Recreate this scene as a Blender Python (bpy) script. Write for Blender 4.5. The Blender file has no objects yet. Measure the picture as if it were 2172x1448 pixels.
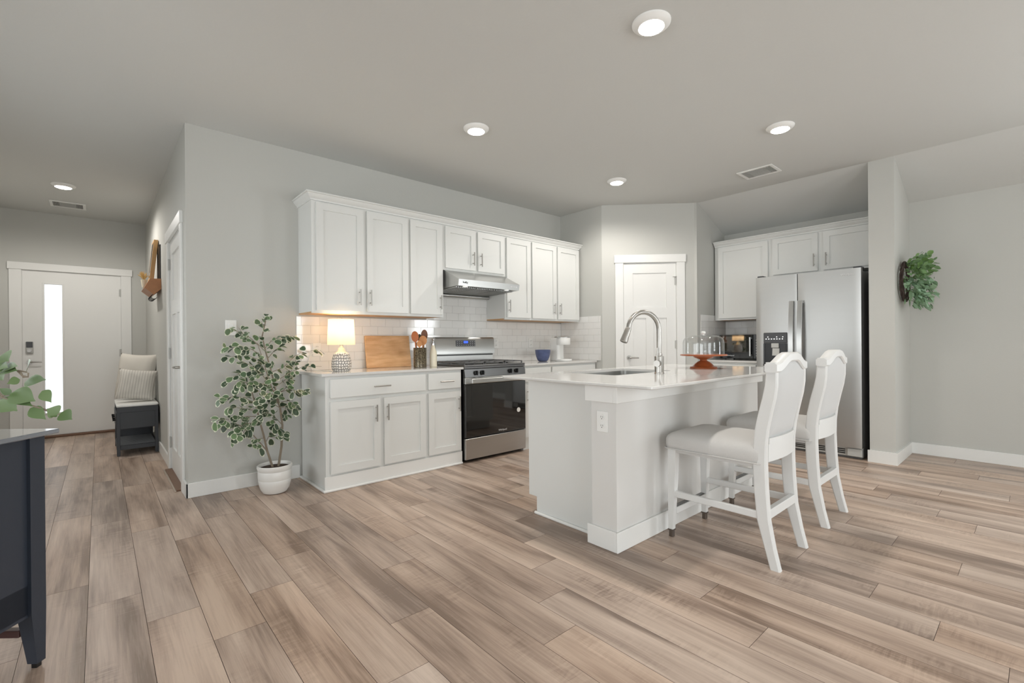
import bpy, bmesh, math, random
from mathutils import Vector, Matrix
R = math.radians
random.seed(7)
scene = bpy.context.scene
COL = scene.collection

# ------------------------------------------------------------------ camera
YAW, PITCH, ROLL, FPX, CAMH = 41.4292, -0.0878, -0.4733, 992.503, 1.1237
cam_d = bpy.data.cameras.new('camera')
cam = bpy.data.objects.new('camera', cam_d); COL.objects.link(cam)
cam_d.sensor_width = 36.0; cam_d.lens = FPX / 2172 * 36.0
cam_d.shift_y = 3.46 / 2172
cam_d.clip_start = 0.05
_a, _p, _r = R(YAW), R(PITCH), R(ROLL)
_F = Vector((math.sin(_a)*math.cos(_p), math.cos(_a)*math.cos(_p), math.sin(_p)))
_R = Vector((math.cos(_a), -math.sin(_a), 0)); _U = _R.cross(_F)
_R2 = math.cos(_r)*_R + math.sin(_r)*_U; _U2 = -math.sin(_r)*_R + math.cos(_r)*_U
cam.matrix_world = Matrix(((_R2.x, _U2.x, -_F.x, 0), (_R2.y, _U2.y, -_F.y, 0), (_R2.z, _U2.z, -_F.z, CAMH), (0, 0, 0, 1)))
scene.camera = cam

# ------------------------------------------------------------------ world, daylight, exposure
w = bpy.data.worlds.new('sky'); scene.world = w; w.use_nodes = True
w.node_tree.nodes['Background'].inputs[0].default_value = (0.95, 0.98, 1.0, 1)
w.node_tree.nodes['Background'].inputs[1].default_value = 1.5
scene.view_settings.view_transform = 'Standard'; scene.view_settings.look = 'None'
scene.view_settings.gamma = 1.0; scene.view_settings.use_curve_mapping = False
scene.view_settings.exposure = 0.14
def area(name, loc, rot, sx, sy, power, color=(1, 1, 1), spread=180):
    d = bpy.data.lights.new(name, 'AREA'); d.shape = 'RECTANGLE'; d.size = sx; d.size_y = sy
    d.energy = power; d.color = color; d.spread = R(spread)
    o = bpy.data.objects.new(name, d); COL.objects.link(o); o.location = loc; o.rotation_euler = rot
    return o
DAY = (0.93, 0.975, 1.0)
# daylight coming in through the living room windows behind and beside the camera, plus an added hall fill
area('daylight_back_window', (3.35, -3.56, 1.35), (R(90), 0, R(0)), 0.95, 1.7, 38, DAY).rotation_euler = (R(-90), 0, R(180))
area('daylight_back_door', (0.3, -3.56, 1.1), (R(-90), 0, R(180)), 1.8, 2.0, 66, DAY)
area('daylight_right_window', (6.12, -1.9, 1.35), (R(90), 0, R(90)), 1.0, 1.7, 70, DAY)
area('daylight_left_window', (-4.6, -0.6, 1.35), (R(90), 0, R(-90)), 2.6, 1.8, 92, DAY)
area('added_hall_fill', (-1.32, 3.4, 1.27), (R(90), 0, R(-90)), 1.9, 0.95, 20, DAY)  # added fill: brightens the hall and gives the refrigerator its bright reflection band

# ------------------------------------------------------------------ materials
MATS = {}
def mat(name, color=(0.8, 0.8, 0.8), rough=0.5, metal=0.0, spec=0.5, coat=0.0, emit=None, estr=0.0, bump=None, aniso=0.0, noise=None):
    """colour is sRGB 0-255"""
    m = bpy.data.materials.new(name); m.use_nodes = True; nt = m.node_tree
    b = nt.nodes['Principled BSDF']
    c = lin(color)
    b.inputs['Base Color'].default_value = c
    b.inputs['Roughness'].default_value = rough; b.inputs['Metallic'].default_value = metal
    b.inputs['Specular IOR Level'].default_value = spec
    if coat: b.inputs['Coat Weight'].default_value = coat; b.inputs['Coat Roughness'].default_value = 0.05
    if aniso: b.inputs['Anisotropic'].default_value = aniso
    if emit: b.inputs['Emission Color'].default_value = lin(emit); b.inputs['Emission Strength'].default_value = estr
    tc = nt.nodes.new('ShaderNodeTexCoord')
    if noise:  # (scale vec, amount)
        mp = nt.nodes.new('ShaderNodeMapping'); mp.inputs['Scale'].default_value = noise[0]
        nt.links.new(tc.outputs['Object'], mp.inputs[0])
        nz = nt.nodes.new('ShaderNodeTexNoise'); nz.inputs['Scale'].default_value = 1; nz.inputs['Detail'].default_value = 4
        nt.links.new(mp.outputs[0], nz.inputs['Vector'])
        mx = nt.nodes.new('ShaderNodeMix'); mx.data_type = 'RGBA'
        mx.inputs['A'].default_value = tuple(v*(1-noise[1]) for v in c[:3]) + (1,)
        mx.inputs['B'].default_value = tuple(min(1, v*(1+noise[1])) for v in c[:3]) + (1,)
        nt.links.new(nz.outputs['Fac'], mx.inputs['Factor']); nt.links.new(mx.outputs['Result'], b.inputs['Base Color'])
    if bump:  # (scale, strength)
        nz = nt.nodes.new('ShaderNodeTexNoise'); nz.inputs['Scale'].default_value = bump[0]; nz.inputs['Detail'].default_value = 3
        nt.links.new(tc.outputs['Object'], nz.inputs['Vector'])
        bp = nt.nodes.new('ShaderNodeBump'); bp.inputs['Strength'].default_value = bump[1]; bp.inputs['Distance'].default_value = 0.002
        nt.links.new(nz.outputs['Fac'], bp.inputs['Height']); nt.links.new(bp.outputs['Normal'], b.inputs['Normal'])
    MATS[name] = m
    return m
def lin(c):
    def f(v):
        v /= 255.0
        return v/12.92 if v <= 0.04045 else ((v+0.055)/1.055)**2.4
    return (f(c[0]), f(c[1]), f(c[2]), 1)

M_wall = mat('wall_paint', (200, 200, 195), 0.75, spec=0.25, bump=(90, 0.25))
M_ceil = mat('ceiling_paint', (209, 210, 207), 0.85, spec=0.2, bump=(60, 0.4))
M_trim = mat('trim_paint', (236, 236, 233), 0.4, spec=0.4)
M_cab = mat('cabinet_paint', (226, 227, 224), 0.38, spec=0.45)
M_island = mat('island_paint', (222, 221, 218), 0.32, spec=0.5)
M_quartz = mat('quartz', (218, 217, 214), 0.08, spec=0.6, noise=((60, 60, 60), 0.025))
M_tile = mat('subway_tile', (236, 235, 232), 0.08, spec=0.6)
M_grout = mat('grout', (205, 203, 198), 0.9)
M_nickel = mat('brushed_nickel', (172, 169, 164), 0.34, 1.0)
M_steel = mat('stainless', (190, 190, 188), 0.31, 1.0, aniso=0.5, noise=((2, 2, 90), 0.03))
M_steel_f = mat('stainless_fridge', (186, 186, 184), 0.36, 1.0, noise=((3, 3, 40), 0.02))
M_dsteel = mat('dark_steel', (120, 120, 120), 0.32, 1.0)
M_black = mat('black_enamel', (22, 22, 23), 0.3)
M_blackg = mat('black_glass', (10, 10, 11), 0.04, spec=0.7, coat=0.5)
M_iron = mat('cast_iron', (112, 112, 112), 0.5, 0.5)
M_grey = mat('grey_plastic', (70, 71, 73), 0.35)
M_lgrey = mat('light_plastic', (190, 190, 186), 0.4)
M_white = mat('white_plastic', (240, 240, 237), 0.3)
M_offw = mat('outlet_slot', (60, 58, 55), 0.6)
M_under = mat('cabinet_underside_wood', (205, 160, 110), 0.5, noise=((8, 60, 8), 0.12))
M_chair = mat('chair_paint', (222, 222, 220), 0.4, spec=0.45, bump=(40, 0.15))
M_linen = mat('linen', (205, 203, 200), 0.95, spec=0.1, bump=(450, 0.7), noise=((300, 300, 300), 0.06))
M_linenw = mat('linen_back', (206, 206, 205), 0.95, spec=0.1, bump=(450, 0.5))
M_bronze = mat('leg_cap_metal', (120, 112, 105), 0.35, 0.9)
M_ceramic = mat('pot_glaze', (235, 234, 230), 0.3, bump=(18, 0.3))
M_soil = mat('soil', (70, 55, 45), 0.95, bump=(60, 1.0), noise=((60, 60, 60), 0.4))
M_bark = mat('bark', (142, 130, 114), 0.8, noise=((60, 60, 20), 0.2))
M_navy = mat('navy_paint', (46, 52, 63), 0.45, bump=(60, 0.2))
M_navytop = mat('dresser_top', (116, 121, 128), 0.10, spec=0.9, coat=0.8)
M_char = mat('charcoal_paint', (66, 69, 74), 0.55)
M_orange = mat('terracotta_wood', (158, 84, 46), 0.28, coat=0.3, noise=((30, 30, 90), 0.25))
M_blue = mat('blue_glaze', (82, 92, 128), 0.15, noise=((15, 15, 25), 0.3))
M_cream = mat('cream_ceramic', (228, 220, 198), 0.25)
M_wood_s = mat('spoon_wood', (200, 140, 88), 0.5, noise=((20, 20, 80), 0.15))
M_wood_r = mat('reddish_wood', (176, 100, 52), 0.45, noise=((20, 20, 60), 0.2))
M_wood_d = mat('dark_wood', (120, 78, 55), 0.5, noise=((20, 20, 60), 0.2))
M_wood_l = mat('light_oak', (214, 168, 112), 0.5, noise=((30, 30, 8), 0.12))
M_mirror = mat('mirror_glass', (90, 95, 98), 0.05, 1.0)
M_green = mat('leaf_green', (92, 128, 78), 0.45, noise=((12, 12, 12), 0.3))
M_vine = mat('twig', (74, 60, 55), 0.8, noise=((50, 50, 50), 0.3))
M_pamp = mat('dried_grass', (220, 190, 130), 0.8)
M_thr = mat('threshold_metal', (196, 180, 165), 0.35, 0.6)
M_thrw = mat('threshold_wood', (120, 90, 70), 0.5)
M_pilw = mat('pillow_cotton', (214, 209, 200), 0.95, spec=0.1, bump=(200, 0.5))
M_disp = mat('display_blue', (20, 20, 30), 0.3, emit=(50, 90, 255), estr=1.6)
M_ledw = mat('led_white', (230, 230, 230), 0.3, emit=(255, 255, 255), estr=1.0)
M_lens = mat('lamp_lens', (255, 255, 255), 0.4, emit=(255, 250, 240), estr=14)
M_hoodlens = mat('hood_lamp', (230, 230, 225), 0.3, emit=(255, 255, 250), estr=0.6)
M_label = mat('logo_white', (225, 225, 225), 0.4)
M_dark = mat('dark_ink', (70, 70, 70), 0.5)
M_wframe = mat('window_vinyl', (240, 240, 240), 0.4)
M_bottle = mat('soap_pump', (190, 190, 190), 0.2, 1.0)
M_rail = mat('maroon_rail', (72, 45, 42), 0.5)

def mat_thin_glass(name, tint=(1, 1, 1), edge=0.6):
    m = bpy.data.materials.new(name); m.use_nodes = True; nt = m.node_tree; nt.nodes.clear()
    out = nt.nodes.new('ShaderNodeOutputMaterial'); tr = nt.nodes.new('ShaderNodeBsdfTransparent')
    tr.inputs[0].default_value = tint + (1,)
    gl = nt.nodes.new('ShaderNodeBsdfGlossy'); gl.inputs['Roughness'].default_value = 0.02
    lw = nt.nodes.new('ShaderNodeLayerWeight'); lw.inputs[0].default_value = 0.5
    pw = nt.nodes.new('ShaderNodeMath'); pw.operation = 'POWER'; pw.inputs[1].default_value = 3.5; nt.links.new(lw.outputs['Facing'], pw.inputs[0])
    ml = nt.nodes.new('ShaderNodeMath'); ml.operation = 'MULTIPLY_ADD'; ml.inputs[1].default_value = edge; ml.inputs[2].default_value = 0.06; nt.links.new(pw.outputs[0], ml.inputs[0])
    mx = nt.nodes.new('ShaderNodeMixShader')
    nt.links.new(ml.outputs[0], mx.inputs[0]); nt.links.new(tr.outputs[0], mx.inputs[1]); nt.links.new(gl.outputs[0], mx.inputs[2])
    nt.links.new(mx.outputs[0], out.inputs[0]); return m
M_glass = mat_thin_glass('clear_glass', (0.93, 0.94, 0.94))
M_pane = mat_thin_glass('window_glass', (0.97, 0.98, 0.99))

def mat_shade():
    m = bpy.data.materials.new('lamp_shade_fabric'); m.use_nodes = True; nt = m.node_tree; nt.nodes.clear()
    out = nt.nodes.new('ShaderNodeOutputMaterial'); d = nt.nodes.new('ShaderNodeBsdfDiffuse'); t = nt.nodes.new('ShaderNodeBsdfTranslucent')
    d.inputs[0].default_value = lin((238, 225, 200)); t.inputs[0].default_value = lin((252, 246, 236))
    mx = nt.nodes.new('ShaderNodeMixShader'); mx.inputs[0].default_value = 0.6
    nt.links.new(d.outputs[0], mx.inputs[1]); nt.links.new(t.outputs[0], mx.inputs[2]); nt.links.new(mx.outputs[0], out.inputs[0]); return m
M_shade = mat_shade()

def mat_leaf(name, c_in, c_edge, rough=0.4, lo=0.5):
    m = bpy.data.materials.new(name); m.use_nodes = True; nt = m.node_tree; b = nt.nodes['Principled BSDF']
    at = nt.nodes.new('ShaderNodeAttribute'); at.attribute_name = 'edge'
    at2 = nt.nodes.new('ShaderNodeAttribute'); at2.attribute_name = 'tone'
    r = nt.nodes.new('ShaderNodeMapRange'); r.inputs[1].default_value = lo; r.inputs[2].default_value = lo+0.3
    nt.links.new(at.outputs['Fac'], r.inputs[0])
    dk = nt.nodes.new('ShaderNodeMix'); dk.data_type = 'RGBA'
    dk.inputs['A'].default_value = lin(c_in[0]); dk.inputs['B'].default_value = lin(c_in[1])
    nt.links.new(at2.outputs['Fac'], dk.inputs['Factor'])
    mx = nt.nodes.new('ShaderNodeMix'); mx.data_type = 'RGBA'; mx.inputs['B'].default_value = lin(c_edge)
    nt.links.new(dk.outputs['Result'], mx.inputs['A']); nt.links.new(r.outputs[0], mx.inputs['Factor'])
    nt.links.new(mx.outputs['Result'], b.inputs['Base Color']); b.inputs['Roughness'].default_value = rough
    return m
M_ficus = mat_leaf('ficus_leaf', ((66, 84, 64), (112, 138, 98)), (222, 224, 202), lo=0.12)
M_euca = mat_leaf('wreath_leaf', ((98, 132, 62), (146, 176, 150)), (130, 164, 116))
M_vineleaf = mat_leaf('vine_leaf', ((78, 104, 60), (128, 150, 104)), (112, 138, 90))

def mat_floor():
    m = bpy.data.materials.new('plank_floor'); m.use_nodes = True; nt = m.node_tree; N = nt.nodes; L = nt.links
    b = N['Principled BSDF']
    tc = N.new('ShaderNodeTexCoord'); pr = N.new('ShaderNodeAttribute'); pr.attribute_name = 'prand'
    add = N.new('ShaderNodeVectorMath'); add.operation = 'MULTIPLY_ADD'
    add.inputs[1].default_value = (7.0, 13.0, 5.0)
    L.new(pr.outputs['Vector'], add.inputs[0]); L.new(tc.outputs['Object'], add.inputs[2])
    def noise(scale, sc, det, rough=0.5, dist=0.0):
        mp = N.new('ShaderNodeMapping'); mp.inputs['Scale'].default_value = scale
        L.new(add.outputs[0], mp.inputs[0])
        n = N.new('ShaderNodeTexNoise'); n.inputs['Scale'].default_value = sc; n.inputs['Detail'].default_value = det
        n.inputs['Roughness'].default_value = rough; n.inputs['Distortion'].default_value = dist
        L.new(mp.outputs[0], n.inputs['Vector']); return n.outputs['Fac']
    broad = noise((8, 0.9, 1), 1.0, 3, 0.5, 0.5)        # broad light/dark bands along the plank
    grain = noise((85, 2.6, 1), 1.0, 6, 0.7, 0.4)      # fine grain
    chat = noise((5, 26, 1), 1.0, 4, 0.6, 2.2)          # cross-grain chatter
    chm = noise((6, 2.5, 1), 1.0, 2)                    # where chatter shows
    cr = N.new('ShaderNodeValToRGB'); e = cr.color_ramp.elements
    e[0].position = 0.30; e[0].color = lin((134, 113, 98)); e[1].position = 0.70; e[1].color = lin((206, 184, 166))
    x = cr.color_ramp.elements.new(0.5); x.color = lin((179, 156, 139))
    # combine
    def math_(op, a, bb, c=None):
        n = N.new('ShaderNodeMath'); n.operation = op
        for i, v in enumerate((a, bb, c)):
            if v is None: continue
            if isinstance(v, (int, float)): n.inputs[i].default_value = v
            else: L.new(v, n.inputs[i])
        return n.outputs[0]
    g = math_('MULTIPLY_ADD', math_('SUBTRACT', grain, 0.5), 0.50, broad)
    cm = math_('MULTIPLY', math_('SUBTRACT', chat, 0.55), math_('MAXIMUM', math_('SUBTRACT', chm, 0.5), 0.0))
    g = math_('MULTIPLY_ADD', cm, 2.6, g)
    sep = N.new('ShaderNodeSeparateXYZ'); L.new(pr.outputs['Vector'], sep.inputs[0])
    g = math_('MULTIPLY_ADD', math_('SUBTRACT', sep.outputs[0], 0.5), 0.10, g)
    L.new(g, cr.inputs[0])
    hs = N.new('ShaderNodeHueSaturation'); L.new(cr.outputs[0], hs.inputs['Color'])
    L.new(math_('MULTIPLY_ADD', sep.outputs[1], 0.25, 0.80), hs.inputs['Saturation'])
    L.new(math_('MULTIPLY_ADD', sep.outputs[2], 0.10, 0.95), hs.inputs['Value'])
    L.new(hs.outputs[0], b.inputs['Base Color'])
    b.inputs['Roughness'].default_value = 0.36; b.inputs['Specular IOR Level'].default_value = 0.45
    L.new(math_('MULTIPLY_ADD', grain, 0.22, 0.27), b.inputs['Roughness'])
    bp = N.new('ShaderNodeBump'); bp.inputs['Strength'].default_value = 0.35; bp.inputs['Distance'].default_value = 0.0012
    L.new(grain, bp.inputs['Height']); L.new(bp.outputs[0], b.inputs['Normal'])
    return m
M_floor = mat_floor()
M_gap = mat('plank_gap', (84, 68, 58), 0.8)

def mat_board():
    m = bpy.data.materials.new('bamboo_board'); m.use_nodes = True; nt = m.node_tree; N = nt.nodes; L = nt.links; b = N['Principled BSDF']
    tc = N.new('ShaderNodeTexCoord'); mp = N.new('ShaderNodeMapping'); mp.inputs['Scale'].default_value = (6, 6, 32)
    L.new(tc.outputs['Object'], mp.inputs[0])
    n = N.new('ShaderNodeTexNoise'); n.inputs['Scale'].default_value = 1.0; n.inputs['Detail'].default_value = 3
    L.new(mp.outputs[0], n.inputs['Vector'])
    cr = N.new('ShaderNodeValToRGB'); e = cr.color_ramp.elements
    e[0].position = 0.3; e[0].color = lin((208, 158, 108)); e[1].position = 0.7; e[1].color = lin((232, 190, 142))
    L.new(n.outputs['Fac'], cr.inputs[0]); L.new(cr.outputs[0], b.inputs['Base Color']); b.inputs['Roughness'].default_value = 0.5
    return m
M_board = mat_board()

def mat_lampbase():
    m = bpy.data.materials.new('lamp_base_pattern'); m.use_nodes = True; nt = m.node_tree; N = nt.nodes; L = nt.links; b = N['Principled BSDF']
    tc = N.new('ShaderNodeTexCoord'); sp = N.new('ShaderNodeSeparateXYZ'); L.new(tc.outputs['Object'], sp.inputs[0])
    at = N.new('ShaderNodeMath'); at.operation = 'ARCTAN2'; L.new(sp.outputs[0], at.inputs[0]); L.new(sp.outputs[1], at.inputs[1])
    mu = N.new('ShaderNodeMath'); mu.operation = 'MULTIPLY'; mu.inputs[1].default_value = 0.085; L.new(at.outputs[0], mu.inputs[0])
    cb = N.new('ShaderNodeCombineXYZ'); L.new(mu.outputs[0], cb.inputs[0]); L.new(sp.outputs[2], cb.inputs[1])
    v = N.new('ShaderNodeTexVoronoi'); v.voronoi_dimensions = '2D'; v.feature = 'DISTANCE_TO_EDGE'; v.inputs['Scale'].default_value = 44; v.inputs['Randomness'].default_value = 0.55
    L.new(cb.outputs[0], v.inputs['Vector'])
    cr = N.new('ShaderNodeValToRGB'); e = cr.color_ramp.elements
    e[0].position = 0.09; e[0].color = lin((90, 86, 84)); e[1].position = 0.14; e[1].color = lin((226, 222, 216))
    L.new(v.outputs['Distance'], cr.inputs[0]); L.new(cr.outputs[0], b.inputs['Base Color']); b.inputs['Roughness'].default_value = 0.35
    return m
M_lampbase = mat_lampbase()

def mat_stripe():
    m = bpy.data.materials.new('striped_cotton'); m.use_nodes = True; nt = m.node_tree; N = nt.nodes; L = nt.links; b = N['Principled BSDF']
    at = N.new('ShaderNodeAttribute'); at.attribute_name = 'edge'
    mu = N.new('ShaderNodeMath'); mu.operation = 'MULTIPLY'; mu.inputs[1].default_value = 90; L.new(at.outputs['Fac'], mu.inputs[0])
    sn = N.new('ShaderNodeMath'); sn.operation = 'SINE'; L.new(mu.outputs[0], sn.inputs[0])
    cr = N.new('ShaderNodeValToRGB'); e = cr.color_ramp.elements
    e[0].position = 0.35; e[0].color = lin((214, 210, 202)); e[1].position = 0.85; e[1].color = lin((190, 185, 178))
    L.new(sn.outputs[0], cr.inputs[0]); L.new(cr.outputs[0], b.inputs['Base Color']); b.inputs['Roughness'].default_value = 0.95
    return m
M_stripe = mat_stripe()

def mat_irid():
    m = bpy.data.materials.new('dark_mottled_glaze'); m.use_nodes = True; nt = m.node_tree; N = nt.nodes; L = nt.links; b = N['Principled BSDF']
    tc = N.new('ShaderNodeTexCoord'); n = N.new('ShaderNodeTexVoronoi'); n.inputs['Scale'].default_value = 110
    L.new(tc.outputs['Object'], n.inputs['Vector'])
    cr = N.new('ShaderNodeValToRGB'); e = cr.color_ramp.elements
    e[0].position = 0.2; e[0].color = lin((48, 40, 34)); e[1].position = 0.8; e[1].color = lin((130, 120, 96))
    L.new(n.outputs['Distance'], cr.inputs[0]); L.new(cr.outputs[0], b.inputs['Base Color']); b.inputs['Roughness'].default_value = 0.15; b.inputs['Metallic'].default_value = 0.3
    return m
M_crock = mat_irid()

# ------------------------------------------------------------------ mesh builder
class MB:
    def __init__(s, xf=None):
        s.v = []; s.f = []; s.a = []; s.t = []; s.xf = xf; s.mi = []; s.cur = 0
    def vert(s, p, a=0.0, t=0.5):
        p = Vector(p)
        if s.xf is not None: p = s.xf @ p
        s.v.append(p); s.a.append(a); s.t.append(t); return len(s.v)-1
    def face(s, idx): s.f.append(tuple(idx)); s.mi.append(s.cur)
    def box(s, x0, x1, y0, y1, z0, z1, bev=0.0):
        if x0 > x1: x0, x1 = x1, x0
        if y0 > y1: y0, y1 = y1, y0
        if z0 > z1: z0, z1 = z1, z0
        X = (x0, x1); Y = (y0, y1); Z = (z0, z1)
        if bev <= 0:
            i = {}
            for a in (0, 1):
                for b in (0, 1):
                    for c in (0, 1): i[a, b, c] = s.vert((X[a], Y[b], Z[c]))
            for q in (((0,0,0),(0,0,1),(0,1,1),(0,1,0)), ((1,0,0),(1,1,0),(1,1,1),(1,0,1)), ((0,0,0),(1,0,0),(1,0,1),(0,0,1)),
                      ((0,1,0),(0,1,1),(1,1,1),(1,1,0)), ((0,0,0),(0,1,0),(1,1,0),(1,0,0)), ((0,0,1),(1,0,1),(1,1,1),(0,1,1))):
                s.face([i[k] for k in q])
            return s
        bev = min(bev, (x1-x0)*.49, (y1-y0)*.49, (z1-z0)*.49)
        i = {}
        for a in (0, 1):
            for b in (0, 1):
                for c in (0, 1):
                    ix = X[a]+(bev if a == 0 else -bev); iy = Y[b]+(bev if b == 0 else -bev); iz = Z[c]+(bev if c == 0 else -bev)
                    i[a, b, c, 0] = s.vert((X[a], iy, iz)); i[a, b, c, 1] = s.vert((ix, Y[b], iz)); i[a, b, c, 2] = s.vert((ix, iy, Z[c]))
        for a in (0, 1):
            s.face([i[a, b, c, 0] for b, c in ((0,0),(1,0),(1,1),(0,1))])
            s.face([i[b, a, c, 1] for b, c in ((0,0),(1,0),(1,1),(0,1))])
            s.face([i[b, c, a, 2] for b, c in ((0,0),(1,0),(1,1),(0,1))])
            for b in (0, 1):
                s.face([i[0,a,b,1], i[1,a,b,1], i[1,a,b,2], i[0,a,b,2]])
                s.face([i[a,0,b,0], i[a,1,b,0], i[a,1,b,2], i[a,0,b,2]])
                s.face([i[a,b,0,0], i[a,b,1,0], i[a,b,1,1], i[a,b,0,1]])
                for c in (0, 1): s.face([i[a,b,c,0], i[a,b,c,1], i[a,b,c,2]])
        return s
    def tube(s, pts, r, n=10, caps=True, closed=False, squash=None):
        pts = [Vector(p) for p in pts]; m = len(pts)
        rr = r if isinstance(r, (list, tuple)) else [r]*m
        rings = []; prev = None
        for k, p in enumerate(pts):
            if closed: t = pts[(k+1) % m]-pts[k-1]
            else: t = (pts[min(k+1, m-1)]-pts[max(k-1, 0)])
            t.normalize()
            if prev is None:
                up = Vector((0, 0, 1)) if abs(t.z) < 0.9 else Vector((1, 0, 0))
                u = t.cross(up).normalized()
            else: u = (prev - t*prev.dot(t)).normalized()
            prev = u; v = t.cross(u)
            rings.append([s.vert(p + (u*math.cos(2*math.pi*j/n) + v*math.sin(2*math.pi*j/n))*rr[k]) for j in range(n)])
        rng = range(m) if closed else range(m-1)
        for k in rng:
            a = rings[k]; b = rings[(k+1) % m]
            for j in range(n): s.face([a[j], a[(j+1) % n], b[(j+1) % n], b[j]])
        if caps and not closed: s.face(rings[0][::-1]); s.face(rings[-1])
        return s
    def cyl(s, p0, p1, r0, r1=None, n=20): return s.tube([p0, p1], [r0, r0 if r1 is None else r1], n)
    def lathe(s, prof, c=(0, 0, 0), n=32, capb=True, capt=True, closed=False):
        rings = []
        for r, z in prof:
            rings.append([s.vert((c[0]+r*math.cos(2*math.pi*j/n), c[1]+r*math.sin(2*math.pi*j/n), c[2]+z)) for j in range(n)])
        for k in range(len(rings)-1 + (1 if closed else 0)):
            a = rings[k]; b = rings[(k+1) % len(rings)]
            for j in range(n): s.face([a[j], a[(j+1) % n], b[(j+1) % n], b[j]])
        if not closed:
            if capb: s.face(rings[0][::-1])
            if capt: s.face(rings[-1])
        return s
    def prism(s, poly, ax, a0, a1):
        """poly: 2D points in the plane of the two other axes (in order); extruded along ax"""
        def P(q, a):
            return (a, q[0], q[1]) if ax == 0 else ((q[0], a, q[1]) if ax == 1 else (q[0], q[1], a))
        A = [s.vert(P(q, a0)) for q in poly]; B = [s.vert(P(q, a1)) for q in poly]; n = len(poly)
        s.face(A[::-1]); s.face(B)
        for j in range(n): s.face([A[j], A[(j+1) % n], B[(j+1) % n], B[j]])
        return s
    def grid(s, P, nu, nv, att=None, closed_u=False):
        ids = [[s.vert(P(i/(nu-(0 if closed_u else 1)), j/(nv-1)), att(i/(nu-1), j/(nv-1)) if att else 0.0) for j in range(nv)] for i in range(nu)]
        for i in range(nu if closed_u else nu-1):
            for j in range(nv-1):
                a = ids[i]; b = ids[(i+1) % nu]
                s.face([a[j], b[j], b[j+1], a[j+1]])
        return ids
    def loft(s, cx, cy, hw, hd, levels, rad=0.03, n=6, cap=True):
        """stack of rounded rectangles: levels = [(inset, z)]"""
        rings = []
        for ins, z in levels:
            w_, d_ = hw-ins, hd-ins; r_ = max(0.002, min(rad, w_, d_)); ring = []
            for qx, qy, a0 in ((1, 1, 0), (-1, 1, 90), (-1, -1, 180), (1, -1, 270)):
                for k in range(n+1):
                    a = R(a0 + 90*k/n); ring.append(s.vert((cx+qx*(w_-r_)+r_*math.cos(a), cy+qy*(d_-r_)+r_*math.sin(a), z)))
            rings.append(ring)
        m = len(rings[0])
        for k in range(len(rings)-1):
            for j in range(m): s.face([rings[k][j], rings[k][(j+1) % m], rings[k+1][(j+1) % m], rings[k+1][j]])
        if cap: s.face(rings[0][::-1]); s.face(rings[-1])
        return s
    def build(s, name, m, parent=None, ang=35, recalc=True, origin=None):
        mn = Vector((min(v.x for v in s.v), min(v.y for v in s.v), min(v.z for v in s.v)))
        mx = Vector((max(v.x for v in s.v), max(v.y for v in s.v), max(v.z for v in s.v)))
        o0 = Vector(origin) if origin else Vector(((mn.x+mx.x)/2, (mn.y+mx.y)/2, mn.z))
        me = bpy.data.meshes.new(name)
        me.from_pydata([tuple(v-o0) for v in s.v], [], s.f)
        if any(s.a) :
            at = me.attributes.new('edge', 'FLOAT', 'POINT'); at.data.foreach_set('value', s.a)
            at = me.attributes.new('tone', 'FLOAT', 'POINT'); at.data.foreach_set('value', s.t)
        for mm in (m if isinstance(m, (list, tuple)) else [m]): me.materials.append(mm)
        if any(s.mi): me.polygons.foreach_set('material_index', s.mi)
        if recalc:
            bm = bmesh.new(); bm.from_mesh(me); bmesh.ops.recalc_face_normals(bm, faces=bm.faces[:]); bm.to_mesh(me); bm.free()
        me.polygons.foreach_set('use_smooth', [True]*len(me.polygons))
        me.set_sharp_from_angle(angle=R(ang)); me.update()
        return link(name, me, o0, parent)
WM = {}
def link(name, data, loc, parent=None):
    o = bpy.data.objects.new(name, data); COL.objects.link(o); o.location = loc
    WM[o] = Matrix.Translation(Vector(loc))
    if parent is not None: o.parent = parent; o.matrix_parent_inverse = WM[parent].inverted()
    return o
def tag(o, label, cat, group=None):
    o['label'] = label; o['category'] = cat
    if group: o['group'] = group
    return o
def thing(name, label, cat, loc, group=None):
    o = link(name, None, loc); o.empty_display_size = 0.05
    return tag(o, label, cat, group)
def struct(o): o['kind'] = 'structure'; return o
def bx(*a, **k): return MB().box(*a, **k)
def S(name, mb, m, parent=None, **k):
    o = mb.build(name, m, parent, **k)
    if parent is None: o['kind'] = 'structure'
    return o
def copy_tree(root, loc, label=None):
    def cp(o, par):
        c = o.copy(); COL.objects.link(c)
        if par is not None: c.parent = par; c.matrix_parent_inverse = o.matrix_parent_inverse.copy()
        for ch in list(o.children): cp(ch, c)
        return c
    r = cp(root, None); r.location = loc
    if label: r['label'] = label
    return r
def text(name, s_, size, m, xf, parent, extrude=0.0004):
    cu = bpy.data.curves.new(name, 'FONT'); cu.body = s_; cu.size = size; cu.extrude = extrude; cu.align_x = 'CENTER'; cu.align_y = 'CENTER'
    tmp = bpy.data.objects.new('tmp', cu); COL.objects.link(tmp)
    bpy.context.view_layer.update()
    me = bpy.data.meshes.new_from_object(tmp.evaluated_get(bpy.context.evaluated_depsgraph_get()))
    bpy.data.objects.remove(tmp); me.transform(xf); me.materials.clear(); me.materials.append(m)
    loc = sum((v.co for v in me.vertices), Vector())/max(1, len(me.vertices))
    me.transform(Matrix.Translation(-loc)); me.name = name
    return link(name, me, loc, parent)
def frame_xf(origin, u, v, w_):
    """matrix whose columns are u (width), v (up/text up), w (outward)"""
    u, v, w_ = Vector(u), Vector(v), Vector(w_)
    return Matrix(((u.x, v.x, w_.x, origin[0]), (u.y, v.y, w_.y, origin[1]), (u.z, v.z, w_.z, origin[2]), (0, 0, 0, 1)))

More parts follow.
